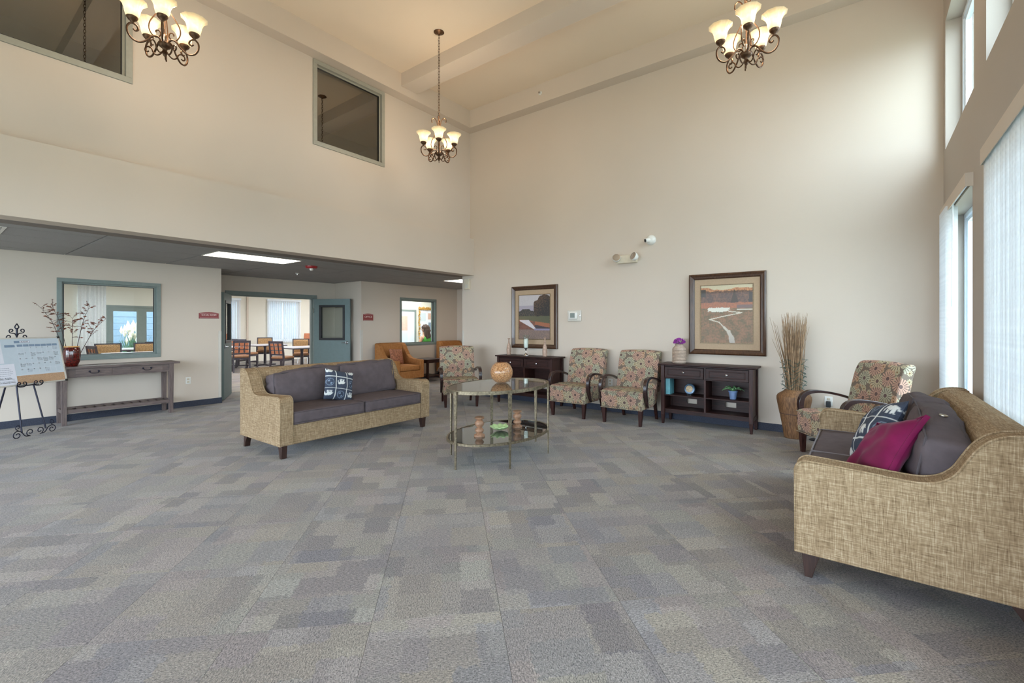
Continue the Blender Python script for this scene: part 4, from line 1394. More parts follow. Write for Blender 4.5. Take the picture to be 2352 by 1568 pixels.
sofa2 = make_sofa('tan linen sofa under the windows at the right, arm nearest the viewer', (4.04, -0.165, 0), PI, [(-2, 0.03, 0.0, 1), (2, 0.04, 0.0, -1)], 21.0, 'piping_pale')
# brass eyelets on the near back cushion of the window sofa
bc = [o for o in sofa2.children if o.name.startswith('back_cushion')]
near = max(bc, key=lambda o: o.location.x)
for dx in (-0.07, 0.07):
    obj('eyelet', MB().tube([(dx + 0.016 * math.cos(a), 0.016 * math.sin(a), 0.219) for a in [i * PI / 8 for i in range(16)]], 0.0045, 6, closed=True), 'brushed_nickel', near, smooth=True)

# ---------------------------------------------------------------- throw pillows
def pillow_mb(w, h, t, n=22, seed=0.0, wr=0.01, pinch=0.06):
    def surf(sgn):
        def fn(u, v):
            a, b = 2 * u - 1, 2 * v - 1
            k = max(0.0, (1 - abs(a) ** 2.6)) ** 0.62 * max(0.0, (1 - abs(b) ** 2.6)) ** 0.62
            x = a * w / 2 * (1 - pinch * (1 - b * b) * abs(a) ** 3)
            z = b * h / 2 * (1 - pinch * (1 - a * a) * abs(b) ** 3)
            y = sgn * t / 2 * k + wr * k * noise.noise(Vector((a * 2.4 + seed, b * 2.4, seed)))
            return (x, y, z)
        return fn
    m = MB()
    m.grid(surf(-1), n, n)
    m.grid(surf(1), n, n)
    return m
def lerp3(a, b, t):
    return tuple(a[i] + (b[i] - a[i]) * t for i in range(3))
NAVY, CREAM, GREYB = lin((24, 30, 52)), lin((206, 208, 206)), lin((120, 134, 152))
def seg_d(p, a, b):
    px, py = p[0] - a[0], p[1] - a[1]
    dx, dy = b[0] - a[0], b[1] - a[1]
    t = max(0, min(1, (px * dx + py * dy) / (dx * dx + dy * dy + 1e-9)))
    return math.hypot(px - t * dx, py - t * dy)
def elephant(x, y):
    """motif in a unit cell centred at 0: walking animal"""
    if (x / 0.24) ** 2 + (y / 0.15) ** 2 < 1:
        return True
    if ((x + 0.24) / 0.11) ** 2 + ((y - 0.07) / 0.11) ** 2 < 1:
        return True
    for a, b in (((-0.15, -0.1), (-0.17, -0.32)), ((-0.05, -0.1), (-0.06, -0.32)), ((0.10, -0.1), (0.08, -0.32)), ((0.19, -0.08), (0.2, -0.32)), ((-0.32, 0.05), (-0.38, -0.2)), ((0.23, 0.03), (0.31, -0.1))):
        if seg_d((x, y), a, b) < 0.042:
            return True
    return False
def batik(u, v):
    """u, v in -1..1 : navy cloth, cream lattice, animal and rosette motifs"""
    cx, cy = (u + 0.0) * 1.32, (v + 0.10) * 1.32
    fx, fy = (cx + 1.5) % 1.0 - 0.5, (cy + 1.5) % 1.0 - 0.5
    ix, iy = math.floor(cx + 1.5), math.floor(cy + 1.5)
    e = 0.5 - max(abs(fx), abs(fy))
    if e < 0.035:
        return CREAM
    if (ix + iy) % 2 == 0:
        if elephant(fx * 1.15, fy * 1.15):
            return CREAM
    elif ix != 1 or iy != 0:
        r = math.hypot(fx, fy)
        if 0.27 < r < 0.31 or (r < 0.2 and math.sin(14 * fx) * math.sin(14 * fy) > 0.35):
            return GREYB
    nz = noise.noise(Vector((u * 30, v * 30, 0.3)))
    return lerp3(NAVY, GREYB, 0.14 + 0.16 * max(0, nz))
def batik_pillow(label, loc, rot, w=0.40, t=0.15, flip=False):
    n = 72
    m = pillow_mb(w, w, t, n, 1.7, 0.014)
    cols = []
    for s in range(2):
        for i in range(n + 1):
            for j in range(n + 1):
                v = 2 * j / n - 1
                cols.append(batik(2 * i / n - 1, -v if flip else v) + (1,))
    p = thing('throw_pillow', label, 'pillow', loc)
    p.rotation_euler = rot
    obj('cover', m, 'pillow_print', p, smooth=True, angle=180, colors=cols)
    return p
batik_pillow('navy and cream animal-print throw pillow on the sofa in the middle of the room', (3.22, 5.13, 0.665), (R(-17), R(13), R(-4)), 0.38, 0.14, True)
batik_pillow('navy and cream animal-print throw pillow on the sofa under the windows', (3.95, -0.07, 0.70), (R(-30), R(-14), R(180 + 22)), 0.42, 0.15)
pv = thing('throw_pillow', 'magenta velvet throw pillow on the sofa under the windows', 'pillow', (3.43, -0.08, 0.672))
pv.rotation_euler = (R(-34), R(-16), R(180 + 24))
def vel(u):
    return u
pm = pillow_mb(0.50, 0.44, 0.16, 30, 9.0, 0.03, 0.16)
obj('cover', pm, 'purple_velvet', pv, smooth=True, angle=180)
bd = []
for k in range(64):
    a = k / 64 * 4
    q = [(-1 + 2 * (a % 1), 1), (1, 1 - 2 * (a % 1)), (1 - 2 * (a % 1), -1), (-1, -1 + 2 * (a % 1))][int(a)]
    aa, b2 = q
    bd.append((aa * 0.25 * (1 - 0.16 * (1 - b2 * b2) * abs(aa) ** 3), 0, b2 * 0.22 * (1 - 0.16 * (1 - aa * aa) * abs(b2) ** 3)))
obj('flange', MB().tube(bd, 0.014, 6, closed=True, flat=0.35), 'purple_velvet', pv, smooth=True)
obj('welt', MB().tube([(x * 0.90, -0.012, z * 0.89) for x, y, z in bd], 0.006, 6, closed=True), 'plum_welt', pv, smooth=True)

# ================================================================ FLOWERED ARMCHAIRS
def make_armchair():
    c = thing('armchair', '', 'armchair')
    seat = [(-0.36, 0.225), (-0.37, 0.30), (-0.37, 0.44), (-0.355, 0.465), (-0.31, 0.478), (-0.1, 0.485), (0.22, 0.47), (0.26, 0.40), (0.24, 0.32), (0.18, 0.26), (0.05, 0.225)]
    obj('seat', MB().prism(seat, -0.31, 0.31), 'flower_fabric', c, bevel=0.016)
    # rolled back, slightly hollowed, curling back at the top
    fr = [(0.155, 0.42), (0.185, 0.56), (0.225, 0.74), (0.265, 0.90), (0.30, 0.985), (0.335, 1.02)]
    bk = [(0.375, 1.03), (0.405, 1.015), (0.41, 0.985), (0.385, 0.90), (0.355, 0.74), (0.32, 0.56), (0.29, 0.42)]
    prof = smooth_path([(y, z, 0) for y, z in fr + bk], 3)
    m = MB()
    nx = 10
    k = len(prof)
    vs = []
    for i in range(nx + 1):
        a = 2 * i / nx - 1
        for y, z, _ in prof:
            vs.append((a * 0.315, y + 0.012 * (a * a), z - 0.016 * a * a * max(0, (z - 0.7) / 0.3)))
    fs = [(i * k + j, (i + 1) * k + j, (i + 1) * k + j + 1, i * k + j + 1) for i in range(nx) for j in range(k - 1)]
    fs += [(i * k, i * k + k - 1, (i + 1) * k + k - 1, (i + 1) * k) for i in range(nx)]
    fs += [tuple(range(k)), tuple(nx * k + j for j in range(k))[::-1]]
    m.add(vs, fs)
    obj('backrest', m, 'flower_fabric', c, smooth=True, angle=50, bevel=0.008)
    obj('welt', MB().tube([(-0.312, -0.372, 0.452), (0.312, -0.372, 0.452)], 0.005, 6).tube([(-0.312, -0.37, 0.226), (0.312, -0.37, 0.226)], 0.005, 6), 'flower_fabric', c)
    for sx in (-1, 1):
        path = smooth_path([(0.27, 0.575, 0), (0.15, 0.615, 0), (0.0, 0.648, 0), (-0.13, 0.662, 0), (-0.22, 0.652, 0), (-0.285, 0.612, 0), (-0.31, 0.54, 0), (-0.305, 0.45, 0), (-0.28, 0.36, 0), (-0.245, 0.29, 0), (-0.215, 0.25, 0)], 4)
        n = len(path)
        w = [0.05 if i < n * 0.55 else 0.05 - 0.024 * (i / n - 0.55) / 0.45 for i in range(n)]
        th = [0.026 + 0.03 * max(0, math.sin(PI * (i / n - 0.25) / 0.7)) if i > n * 0.25 else 0.026 for i in range(n)]
        obj('arm', MB().ribbon([(p[0], p[1]) for p in path], w, th, T(sx * 0.337, 0, 0)), 'bent_wood', c, smooth=True, angle=35, bevel=0.004)
    for sx in (-1, 1):
        obj('leg', MB().taper((sx * 0.27, -0.325, 0), 0.019, (sx * 0.275, -0.325, 0.23), 0.03), 'dark_wood_v', c, bevel=0.003)
        obj('leg', MB().taper((sx * 0.26, 0.34, 0), 0.018, (sx * 0.265, 0.22, 0.34), 0.025), 'dark_wood_v', c, bevel=0.003)
    return c
ch = make_armchair()
G3 = 'flowered armchairs with bentwood arms'
ch.location = (6.485, 3.615, 0)
ch.rotation_euler = (0, 0, R(-90))
ch['group'] = G3
ch['label'] = 'flowered armchair on the left of the pair against the end wall'
dup(ch, (6.485, 2.735, 0), R(-90), 'flowered armchair on the right of the pair, touching the black console', G3)
dup(ch, (6.0, 5.77, 0), R(-38.9), 'flowered armchair turned toward the sofa, in front of the orange chairs', G3)
dup(ch, (6.02, 0.12, 0), R(-143.1), 'flowered armchair between the twig vase and the sofa under the windows', G3)

# ================================================================ DARK CONSOLES
def make_console():
    c = thing('console_table', '', 'console')
    prof_top = [(-0.20, 0.835), (-0.21, 0.845), (-0.21, 0.86), (0.19, 0.86), (0.19, 0.835)]
    obj('top', MB().prism(prof_top, -0.63, 0.63), 'dark_wood', c, bevel=0.004)
    for sx in (-1, 1):
        for y in (-0.165, 0.155):
            obj('leg', MB().taper((sx * 0.572, y, 0), 0.015, (sx * 0.572, y, 0.13), 0.0235).taper((sx * 0.572, y, 0.13), 0.0245, (sx * 0.572, y, 0.835), 0.0245), 'dark_wood_v', c, bevel=0.003)
        obj('side_panel', MB().box(sx * 0.572 - 0.009, sx * 0.572 + 0.009, -0.14, 0.13, 0.20, 0.835), 'dark_wood_v', c)
        obj('side_rail', MB().box(sx * 0.572 - 0.014, sx * 0.572 + 0.014, -0.14, 0.13, 0.15, 0.20), 'dark_wood', c)
    # back board with cable cut-outs above the lowest shelf
    bk = wall_with_holes('x', -0.548, 0.548, 0.150, 0.160, 0.20, 0.835, [(-0.33, -0.19, 0.265, 0.335), (0.19, 0.33, 0.265, 0.335)])
    obj('back_board', bk, 'dark_wood', c)
    obj('divider', MB().box(-0.012, 0.012, -0.165, 0.150, 0.215, 0.66), 'dark_wood_v', c)
    obj('shelf', MB().box(-0.563, 0.563, -0.16, 0.150, 0.40, 0.415), 'dark_wood', c, bevel=0.002)
    obj('shelf', MB().box(-0.563, 0.563, -0.172, 0.150, 0.20, 0.215), 'dark_wood', c, bevel=0.002)
    obj('front_rail', MB().box(-0.548, 0.548, -0.155, -0.135, 0.155, 0.20), 'dark_wood', c)
    obj('drawer_rail', MB().box(-0.548, 0.548, -0.165, 0.150, 0.65, 0.66).box(-0.548, 0.548, -0.165, 0.150, 0.82, 0.835).box(-0.012, 0.012, -0.165, 0.15, 0.66, 0.82), 'dark_wood', c)
    for sx in (-1, 1):
        xc = sx * 0.28
        d = obj('drawer', MB().box(xc - 0.264, xc + 0.264, -0.180, -0.166, 0.664, 0.816), 'dark_wood', c, bevel=0.003)
        obj('drawer_molding', frame4(xc - 0.225, xc + 0.225, 0.695, 0.785, 0.010, -0.188, -0.180), 'dark_wood', d, bevel=0.003)
        obj('knob', MB().lathe([(0.006, 0.0), (0.006, 0.012), (0.014, 0.018), (0.014, 0.025), (0.0, 0.030)], 14, T(xc, -0.180, 0.742, rx=R(90)), cap=False), 'chrome', d, smooth=True, label='bright round metal knob')
    return c
co = make_console()
G4 = 'dark wood consoles on the end wall'
co.location = (6.77, 1.73, 0)
co.rotation_euler = (0, 0, R(-90))
co['group'] = G4
co['label'] = 'dark wood console with shelves under the larger framed landscape'
dup(co, (6.77, 4.77, 0), R(-90), 'dark wood console behind the oval table, with a candle holder on top', G4)

# items on the consoles (local helper: along-wall y, depth x)
v = thing('flower_vase', 'ribbed taupe ceramic vase on the console under the larger landscape', 'vase', (6.78, 2.13, 0.86))
prof = [(0.0, 0), (0.088, 0.0), (0.094, 0.012)]
for i in range(9):
    z = 0.02 + i * 0.0205
    prof += [(0.098, z + 0.005), (0.091, z + 0.0175)]
prof += [(0.092, 0.212), (0.075, 0.232), (0.058, 0.245), (0.056, 0.27), (0.062, 0.275), (0.05, 0.272), (0.048, 0.24), (0.0, 0.235)]
obj('body', MB().lathe(prof, 30, cap=False), 'ceramic_taupe', v, smooth=True, angle=60)
fl = thing('flower_bunch', 'round bunch of small purple flowers in the ribbed vase', 'flowers', (6.78, 2.13, 1.105))
pm = MB()
for i in range(170):
    a, b = random.uniform(0, 2 * PI), random.uniform(-0.15, PI / 2)
    r = 0.085 * random.uniform(0.7, 1.0)
    c = Vector((r * math.cos(a) * math.cos(b), r * math.sin(a) * math.cos(b), 0.045 + 0.062 * math.sin(b)))
    pm.lathe([(0.0, -0.006), (0.011, 0.0), (0.0, 0.014)], 5, Matrix.Translation(c) @ Vector((0, 0, 1)).rotation_difference(c.normalized()).to_matrix().to_4x4(), cap=False)
obj('florets', pm, 'petal_purple', fl, kind='stuff')
st = MB()
for i in range(10):
    a = i * 2 * PI / 10
    st.tube([(0.02 * math.cos(a), 0.02 * math.sin(a), 0.0), (0.05 * math.cos(a), 0.05 * math.sin(a), 0.075)], 0.003, 4)
obj('stems', st, 'succulent', fl)
def bottle(y, label, h, x=6.80):
    t = thing('wooden_bottle', label, 'bottle', (x, y, 0.86), 0, 'carved wooden bottles')
    k = h / 0.30
    obj('body', MB().lathe([(0.0, 0), (0.036, 0), (0.040, 0.02 * k), (0.044, 0.09 * k), (0.036, 0.15 * k), (0.018, 0.20 * k), (0.013, 0.225 * k), (0.018, 0.23 * k), (0.013, 0.236 * k), (0.012, 0.27 * k), (0.026, 0.292 * k), (0.022, 0.298 * k), (0.0, 0.292 * k)], 18, cap=False), 'pale_wood', t, smooth=True, angle=50)
bottle(5.26, 'slim carved wooden bottle at the left end of the far console', 0.31)
bottle(4.46, 'slim carved wooden bottle at the right end of the far console', 0.33)
hc = thing('candle_holder', 'hurricane candle holder with a silver foot in the middle of the far console', 'candle holder', (6.76, 4.84, 0.86))
obj('foot', MB().lathe([(0.0, 0), (0.052, 0.0), (0.05, 0.012), (0.026, 0.03), (0.012, 0.05), (0.010, 0.10), (0.018, 0.115), (0.034, 0.13), (0.034, 0.14), (0.0, 0.14)], 24, cap=False), 'chrome', hc, smooth=True, angle=60)
obj('glass', MB().lathe([(0.034, 0.14), (0.05, 0.16), (0.054, 0.24), (0.05, 0.31), (0.062, 0.37), (0.059, 0.37), (0.047, 0.31), (0.051, 0.24), (0.047, 0.163), (0.033, 0.144)], 24, cap=False), 'clear_glass', hc, smooth=True)
cn = thing('candle', 'white pillar candle inside the hurricane holder', 'candle', (6.76, 4.84, 1.0045))
obj('wax', MB().lathe([(0.0, 0), (0.034, 0), (0.037, 0.02), (0.037, 0.15), (0.03, 0.155), (0.0, 0.15)], 20, cap=False), 'candle_wax', cn, smooth=True, angle=60)
obj('wick', MB().tube([(0, 0, 0.15), (0.002, 0, 0.17)], 0.002, 5), 'ink', cn)
# shelf items of the nearer console: shelf top at 0.415
bk = thing('book', 'pale teal book standing at the left end of the console shelf', 'book', (6.73, 2.245, 0.4155), R(-90))
obj('cover', MB().box(-0.030, -0.026, -0.09, 0.09, 0, 0.225).box(0.026, 0.030, -0.09, 0.09, 0, 0.225).box(-0.030, 0.030, -0.094, -0.09, 0, 0.225), 'teal_book', bk)
obj('pages', MB().box(-0.026, 0.026, -0.088, 0.086, 0.004, 0.221), 'page_edge', bk)
dc = thing('decorative_disc', 'round blue and tan decorative disc on the console shelf', 'ornament', (6.74, 1.97, 0.4155), R(-90))
obj('disc', MB().lathe([(0.0, -0.012), (0.07, -0.012), (0.078, 0.0), (0.07, 0.014), (0.045, 0.018), (0.0, 0.018)], 28, T(0, 0, 0.085, rx=R(80)), cap=False), 'disc_blue', dc, smooth=True)
obj('inlay', MB().lathe([(0.0, 0.024), (0.034, 0.021), (0.05, 0.017), (0.0, 0.014)], 24, T(0, 0, 0.085, rx=R(80)), cap=False), 'disc_tan', dc, smooth=True)
obj('stand', MB().box(-0.03, 0.03, -0.03, 0.05, 0, 0.008).box(-0.03, -0.02, 0.03, 0.05, 0.0, 0.04), 'black_gasket', dc)
pt = thing('plant_pot', 'small blue-grey pot on the right side of the console shelf', 'pot', (6.72, 1.40, 0.4155))
obj('pot', MB().lathe([(0.0, 0), (0.038, 0), (0.053, 0.095), (0.058, 0.097), (0.058, 0.112), (0.052, 0.112), (0.049, 0.09), (0.0, 0.09)], 22, cap=False), 'blue_pot', pt, smooth=True, angle=50)
pl = thing('succulent', 'spreading green succulent in the blue-grey pot', 'plant', (6.72, 1.40, 0.506))
for i in range(16):
    a = i * 2.4
    L_ = 0.10 + 0.045 * (i % 3) / 2
    up = 0.05 - 0.03 * (i % 3)
    path = smooth_path([(0, 0, 0.0), (L_ * 0.35, 0, 0.045), (L_ * 0.75, 0, 0.05 + up * 0.5), (L_, 0, 0.028 + up * 0.6)], 3)
    rr = [0.006 + 0.009 * math.sin(PI * min(1, q / (len(path) - 1) * 1.02)) for q in range(len(path))]
    rr[-1] = 0.001
    obj('leaf', MB().tube(path, rr, 6, flat=0.4), 'succulent', pl, rot=(0, 0, a), smooth=True)

# ================================================================ PICTURES
def paint_small(u, v):
    nz = noise.noise(Vector((u * 9, v * 9, 1.0)))
    n2 = noise.noise(Vector((u * 40, v * 40, 4.0)))
    sky, haze = lin((196, 190, 192)), lin((168, 160, 172))
    c = sky if v > 0.76 else haze
    if v < 0.68 and v < 0.64 + 0.06 * math.sin(u * 7) + 0.03 * nz and u < 0.62:
        c = lerp3(lin((40, 46, 50)), lin((96, 84, 70)), max(0, n2 + 0.3))
    tr = ((u - 0.82) / 0.34) ** 2 + ((v - 0.66) / 0.34) ** 2 + 0.25 * nz
    if tr < 1 or (u > 0.58 and 0.45 < v < 0.62):
        c = lerp3(lin((30, 32, 34)), lin((104, 78, 56)), max(0, min(1, 0.15 + n2 * 0.9 + (v - 0.7) * 1.6 - (u - 0.7) * 1.2)))
    if v < 0.52 + 0.01 * nz:
        c = lerp3(lin((104, 98, 72)), lin((78, 84, 62)), u)
    if v < 0.45 - 0.10 * u + 0.01 * nz:
        c = lin((158, 96, 66))
    if v < 0.40 - 0.14 * u + 0.01 * nz and u > 0.5:
        c = lin((58, 52, 62))
    if v < 0.40 and u < 0.52:
        c = lerp3(lin((126, 80, 64)), lin((96, 66, 54)), max(0, min(1, 0.4 + n2 + nz)))
    w = 0.5 - (0.42 - v) * 0.0
    if 0.20 < v < 0.43 and 0.02 + (0.42 - v) * 0.9 < u < 0.34 + (0.42 - v) * 1.2 and u < 0.56 + 0.03 * nz and v > 0.42 - u * 0.4:
        c = lin((214, 206, 210))
    if v < 0.21 + 0.01 * nz:
        c = lerp3(lin((116, 98, 96)), lin((146, 122, 106)), max(0, min(1, 0.4 + n2)))
    if u > 0.5 and 0.20 < v < 0.235:
        c = lin((138, 132, 158))
    return lerp3(c, lin((120, 100, 90)), 0.08 + 0.10 * max(0, n2))
def paint_large(u, v):
    nz = noise.noise(Vector((u * 8, v * 8, 2.0)))
    n2 = noise.noise(Vector((u * 36, v * 36, 6.0)))
    c = lin((206, 196, 166))
    if v < 0.95 + 0.015 * math.sin(u * 9 + 1) + 0.02 * nz - 0.02 * math.sin(u * 3):
        c = lerp3(lin((206, 150, 106)), lin((150, 96, 78)), max(0, min(1, 0.4 + n2)))
    if v < 0.90 + 0.025 * nz + 0.012 * n2:
        c = lerp3(lin((84, 66, 60)), lin((128, 92, 72)), max(0, min(1, 0.35 + n2 + nz * 0.5)))
    if abs(u - 0.66) < 0.065 * (0.93 - v) / 0.2 * 1.0 and 0.70 < v < 0.93:
        c = lin((66, 54, 44))
    if u > 0.93 + 0.01 * n2 and 0.68 < v < 0.87 or (u < 0.10 and 0.80 < v < 0.93):
        c = lin((62, 58, 54))
    if v < 0.70 + 0.02 * nz:
        c = lerp3(lin((176, 108, 74)), lin((150, 98, 74)), max(0, min(1, 0.5 + n2)))
    n3 = noise.noise(Vector((u * 14 + 3, v * 30, 9.0)))
    if v < 0.60 + 0.01 * nz:
        c = lerp3(lin((104, 90, 60)), lin((148, 106, 76)), max(0, min(1, 0.45 + n2 * 0.7 + 0.7 * nz + 0.5 * n3)))
    if u > 0.7 and 0.60 < v < 0.66:
        c = lin((118, 96, 92))
    if 0.545 + 0.02 * nz + 0.02 * n2 < v < 0.612 + 0.006 * n2 and 0.13 + 0.03 * nz + 0.02 * n2 < u < 0.56 + 0.03 * n2:
        c = lin((222, 220, 206))
    if abs(v - 0.575) < 0.008 and u > 0.7:
        c = lin((214, 206, 190))
    # creek
    pts = [(0.56, 0.545), (0.80, 0.52), (0.42, 0.455), (0.17, 0.405), (0.36, 0.36), (0.46, 0.27), (0.55, 0.19), (0.60, 0.09), (0.62, 0.0)]
    for k in range(len(pts) - 1):
        wd = 0.008 + 0.05 * max(0, (0.3 - (pts[k][1] + pts[k + 1][1]) / 2)) / 0.3
        if seg_d((u + 0.012 * n2, v), pts[k], pts[k + 1]) < wd:
            c = lerp3(lin((214, 204, 184)), lin((160, 152, 148)), max(0, min(1, (0.35 - v) * 2.2)))
    return lerp3(c, lin((130, 104, 84)), 0.08)
def picture(label, y0, y1, z0, z1, fn):
    w, h = y1 - y0, z1 - z0
    p = thing('framed_picture', label, 'picture', (XB, (y0 + y1) / 2, (z0 + z1) / 2), R(-90))
    # mitred moulding: profile swept round the rectangle
    prof = [(0.0, 0.0), (0.0, 0.035), (0.018, 0.045), (0.040, 0.036), (0.062, 0.030), (0.075, 0.020), (0.075, 0.0)]
    vs, fs = [], []
    k = len(prof)
    for sx, sz in ((-1, -1), (1, -1), (1, 1), (-1, 1)):
        for d, t in prof:
            vs.append((sx * (w / 2 - d), -t, sz * (h / 2 - d)))
    for c in range(4):
        n = (c + 1) % 4
        for j in range(k - 1):
            fs.append((c * k + j, n * k + j, n * k + j + 1, c * k + j + 1))
        fs.append((c * k + k - 1, n * k + k - 1, n * k, c * k))
    obj('frame', MB().add(vs, fs), 'frame_wood', p, bevel=0.0)
    iw, ih = w / 2 - 0.07, h / 2 - 0.07
    obj('mat_board', MB().box(-iw, iw, -0.012, -0.006, -ih, ih), 'mat_tan' if 'mat_tan' in MATS else 'cork', p)
    aw, ah = iw - 0.095, ih - 0.10
    bead = obj('fillet', frame4(-aw - 0.012, aw + 0.012, -ah - 0.012, ah + 0.012, 0.012, -0.017, -0.012), 'bead_gold', p)
    n, m2 = 110, 124
    g = MB().grid(lambda u, v: (aw * (2 * u - 1), -0.0135, ah * (2 * v - 1)), n, m2)
    cols = [fn(i / n, j / m2) + (1,) for i in range(n + 1) for j in range(m2 + 1)]
    obj('print', g, 'print', p, colors=cols)
    return p
plain('mat_tan', rgb(176, 152, 126), 0.85, var=0.05, scale=60)
plain('bead_gold', rgb(112, 92, 66), 0.4, 0.4, var=0.6, scale=110)
picture('framed landscape with a dark tree and pale stream above the far console', 4.30, 5.31, 0.985, 2.13, paint_small)
picture('larger framed landscape with a winding creek and pond above the near console', 1.04, 2.04, 0.988, 2.137, paint_large)

# ================================================================ OVAL TABLE
ot = thing('oval_table', 'oval glass-topped table with six slim metal legs in the middle of the room', 'table', (3.92, 3.155, 0))
EA, EB = 0.68, 0.455
def ell(a, b, n=64):
    return [(a * math.cos(2 * PI * i / n), b * math.sin(2 * PI * i / n)) for i in range(n)]
def ring(a, b, wdt, z0, z1):
    n = 64
    o, i_ = ell(a, b, n), ell(a - wdt, b - wdt, n)
    vs = [(x, y, z) for z in (z0, z1) for x, y in o] + [(x, y, z) for z in (z0, z1) for x, y in i_]
    fs = []
    for k in range(n):
        q = (k + 1) % n
        fs += [(k, q, n + q, n + k), (2 * n + k, 3 * n + k, 3 * n + q, 2 * n + q), (n + k, n + q, 3 * n + q, 3 * n + k), (k, 2 * n + k, 2 * n + q, q)]
    return MB().add(vs, fs)
obj('top_rim', ring(EA, EB, 0.022, 0.732, 0.765), 'table_metal', ot, smooth=True, angle=50)
obj('glass_top', MB().prism(ell(EA - 0.0225, EB - 0.0225), 0.752, 0.762, 'z'), 'table_glass', ot)
obj('shelf_rim', ring(EA, EB, 0.018, 0.235, 0.258), 'table_metal', ot, smooth=True, angle=50)
obj('glass_shelf', MB().prism(ell(EA - 0.0185, EB - 0.0185), 0.247, 0.255, 'z'), 'dark_table_glass', ot)
for k in range(6):
    a = k * PI / 3
    x, y = (EA - 0.002) * math.cos(a), (EB - 0.002) * math.sin(a)
    nx, ny = math.cos(a) / EA, math.sin(a) / EB
    ang = math.atan2(ny, nx)
    leg = MB().taper((0, 0, 0), (0.005, 0.010), (0, 0, 0.76), (0.009, 0.021))
    obj('leg', leg, 'table_metal', ot, (x + 0.010 * math.cos(ang), y + 0.010 * math.sin(ang), 0), (0, 0, ang), bevel=0.002)
gb = thing('glass_globe', 'amber crackle-glass globe bowl on the oval table', 'bowl', (4.03, 3.22, 0.7655))
prof = []
for i in range(16):
    a = -PI / 2 + 0.42 + (PI - 0.42 - 0.50) * i / 15
    prof.append((0.126 * math.cos(a), 0.1134 + 0.126 * math.sin(a)))
prof = [(0.0, prof[0][1])] + prof
inner = [(max(0, r - 0.005), z + (0.006 if i < 2 else 0)) for i, (r, z) in enumerate(prof)][::-1]
def amber():
    m, t, p = nt('amber_crackle')
    tc = nd(t, 'ShaderNodeTexCoord')
    v_ = nd(t, 'ShaderNodeTexVoronoi')
    v_.feature = 'DISTANCE_TO_EDGE'
    val(v_, Scale=42.0)
    t.links.new(tc.outputs['Object'], v_.inputs['Vector'])
    r = ramp(t, [(0.0, rgb(232, 196, 150)), (0.10, rgb(190, 132, 84)), (1.0, rgb(164, 104, 62))])
    t.links.new(v_.outputs['Distance'], r.inputs[0])
    t.links.new(r.outputs[0], p.inputs['Base Color'])
    p.inputs['Roughness'].default_value = 0.12
    p.inputs['Alpha'].default_value = 0.5
    p.inputs['Coat Weight'].default_value = 0.6
    bump(t, p, v_.outputs['Distance'], 0.3, 0.004)
    MATS['amber_crackle'] = m
amber()
obj('bowl', MB().lathe(prof + inner, 32, cap=False), 'amber_crackle', gb, smooth=True)
def candlestick(loc, k, label):
    t = thing('candlestick', label, 'candlestick', loc, 0, 'turned wooden candlesticks')
    pr = [(0.0, 0), (0.056, 0), (0.056, 0.016), (0.034, 0.028), (0.030, 0.034), (0.046, 0.052), (0.047, 0.062), (0.040, 0.076), (0.024, 0.084), (0.026, 0.09), (0.044, 0.112), (0.049, 0.135), (0.036, 0.158), (0.027, 0.164), (0.030, 0.17), (0.048, 0.178), (0.050, 0.192), (0.036, 0.200), (0.026, 0.195), (0.0, 0.195)]
    obj('body', MB().lathe([(r, z * k) for r, z in pr], 22, cap=False), 'turned_wood', t, smooth=True, angle=60)
candlestick((3.60, 3.17, 0.2555), 1.02, 'taller turned wooden candlestick at the left on the glass shelf')
candlestick((4.19, 3.12, 0.2555), 0.94, 'shorter turned wooden candlestick at the right on the glass shelf')
ld = thing('leaf_dish', 'pale green leaf-shaped dish between the two candlesticks', 'dish', (3.93, 3.16, 0.2555))
def dish(u, v):
    a = 2 * PI * u
    r = v * (0.105 + 0.012 * math.sin(9 * a))
    return (r * 1.1 * math.cos(a), r * 0.9 * math.sin(a), 0.006 + 0.045 * v ** 2.2 + 0.006 * v * math.sin(9 * a + 1))
dm = obj('dish', MB().grid(dish, 72, 8), 'leaf_dish', ld, smooth=True)
sm = dm.modifiers.new('solid', 'SOLIDIFY')
sm.thickness = 0.004

# ================================================================ ORANGE ARMCHAIRS, END TABLE
def make_orange():
    c = thing('armchair', '', 'armchair')
    arm = [(-0.40, 0.17), (-0.40, 0.57), (-0.38, 0.595), (-0.15, 0.60), (0.0, 0.63), (0.10, 0.70), (0.18, 0.82), (0.24, 0.92), (0.30, 0.97), (0.36, 0.985), (0.40, 0.97), (0.40, 0.17)]
    for sx in (-1, 1):
        x0, x1 = sorted((sx * 0.30, sx * 0.41))
        obj('arm', MB().prism(arm, x0, x1), 'orange_weave', c, bevel=0.012)
    obj('back', MB().prism([(0.40, 0.17), (0.40, 0.985), (0.33, 0.99), (0.27, 0.96), (0.20, 0.48), (0.20, 0.17)], -0.299, 0.299), 'orange_weave', c, bevel=0.012)
    obj('front_rail', MB().box(-0.299, 0.299, -0.39, 0.20, 0.17, 0.345), 'orange_weave', c, bevel=0.008)
    obj('seat_cushion', MB().rbox(0.59, 0.60, 0.125, 0.03, 8, (0, 0, 0.012), M=T(0, -0.10, 0.41)), 'orange_weave', c, smooth=True, angle=80)
    for sx in (-1, 1):
        for y in (-0.34, 0.34):
            obj('leg', MB().taper((sx * 0.35, y, 0), 0.016, (sx * 0.35, y, 0.17), 0.026), 'dark_wood_v', c)
    return c
oc1 = make_orange()
oc1.location = (7.09, 8.76, 0)
oc1['label'] = 'rust orange armchair with a patterned pillow below the office window'
oc1['group'] = 'rust orange armchairs'
dup(oc1, (9.06, 8.76, 0), 0, 'rust orange armchair mostly hidden behind the flowered armchair', 'rust orange armchairs')
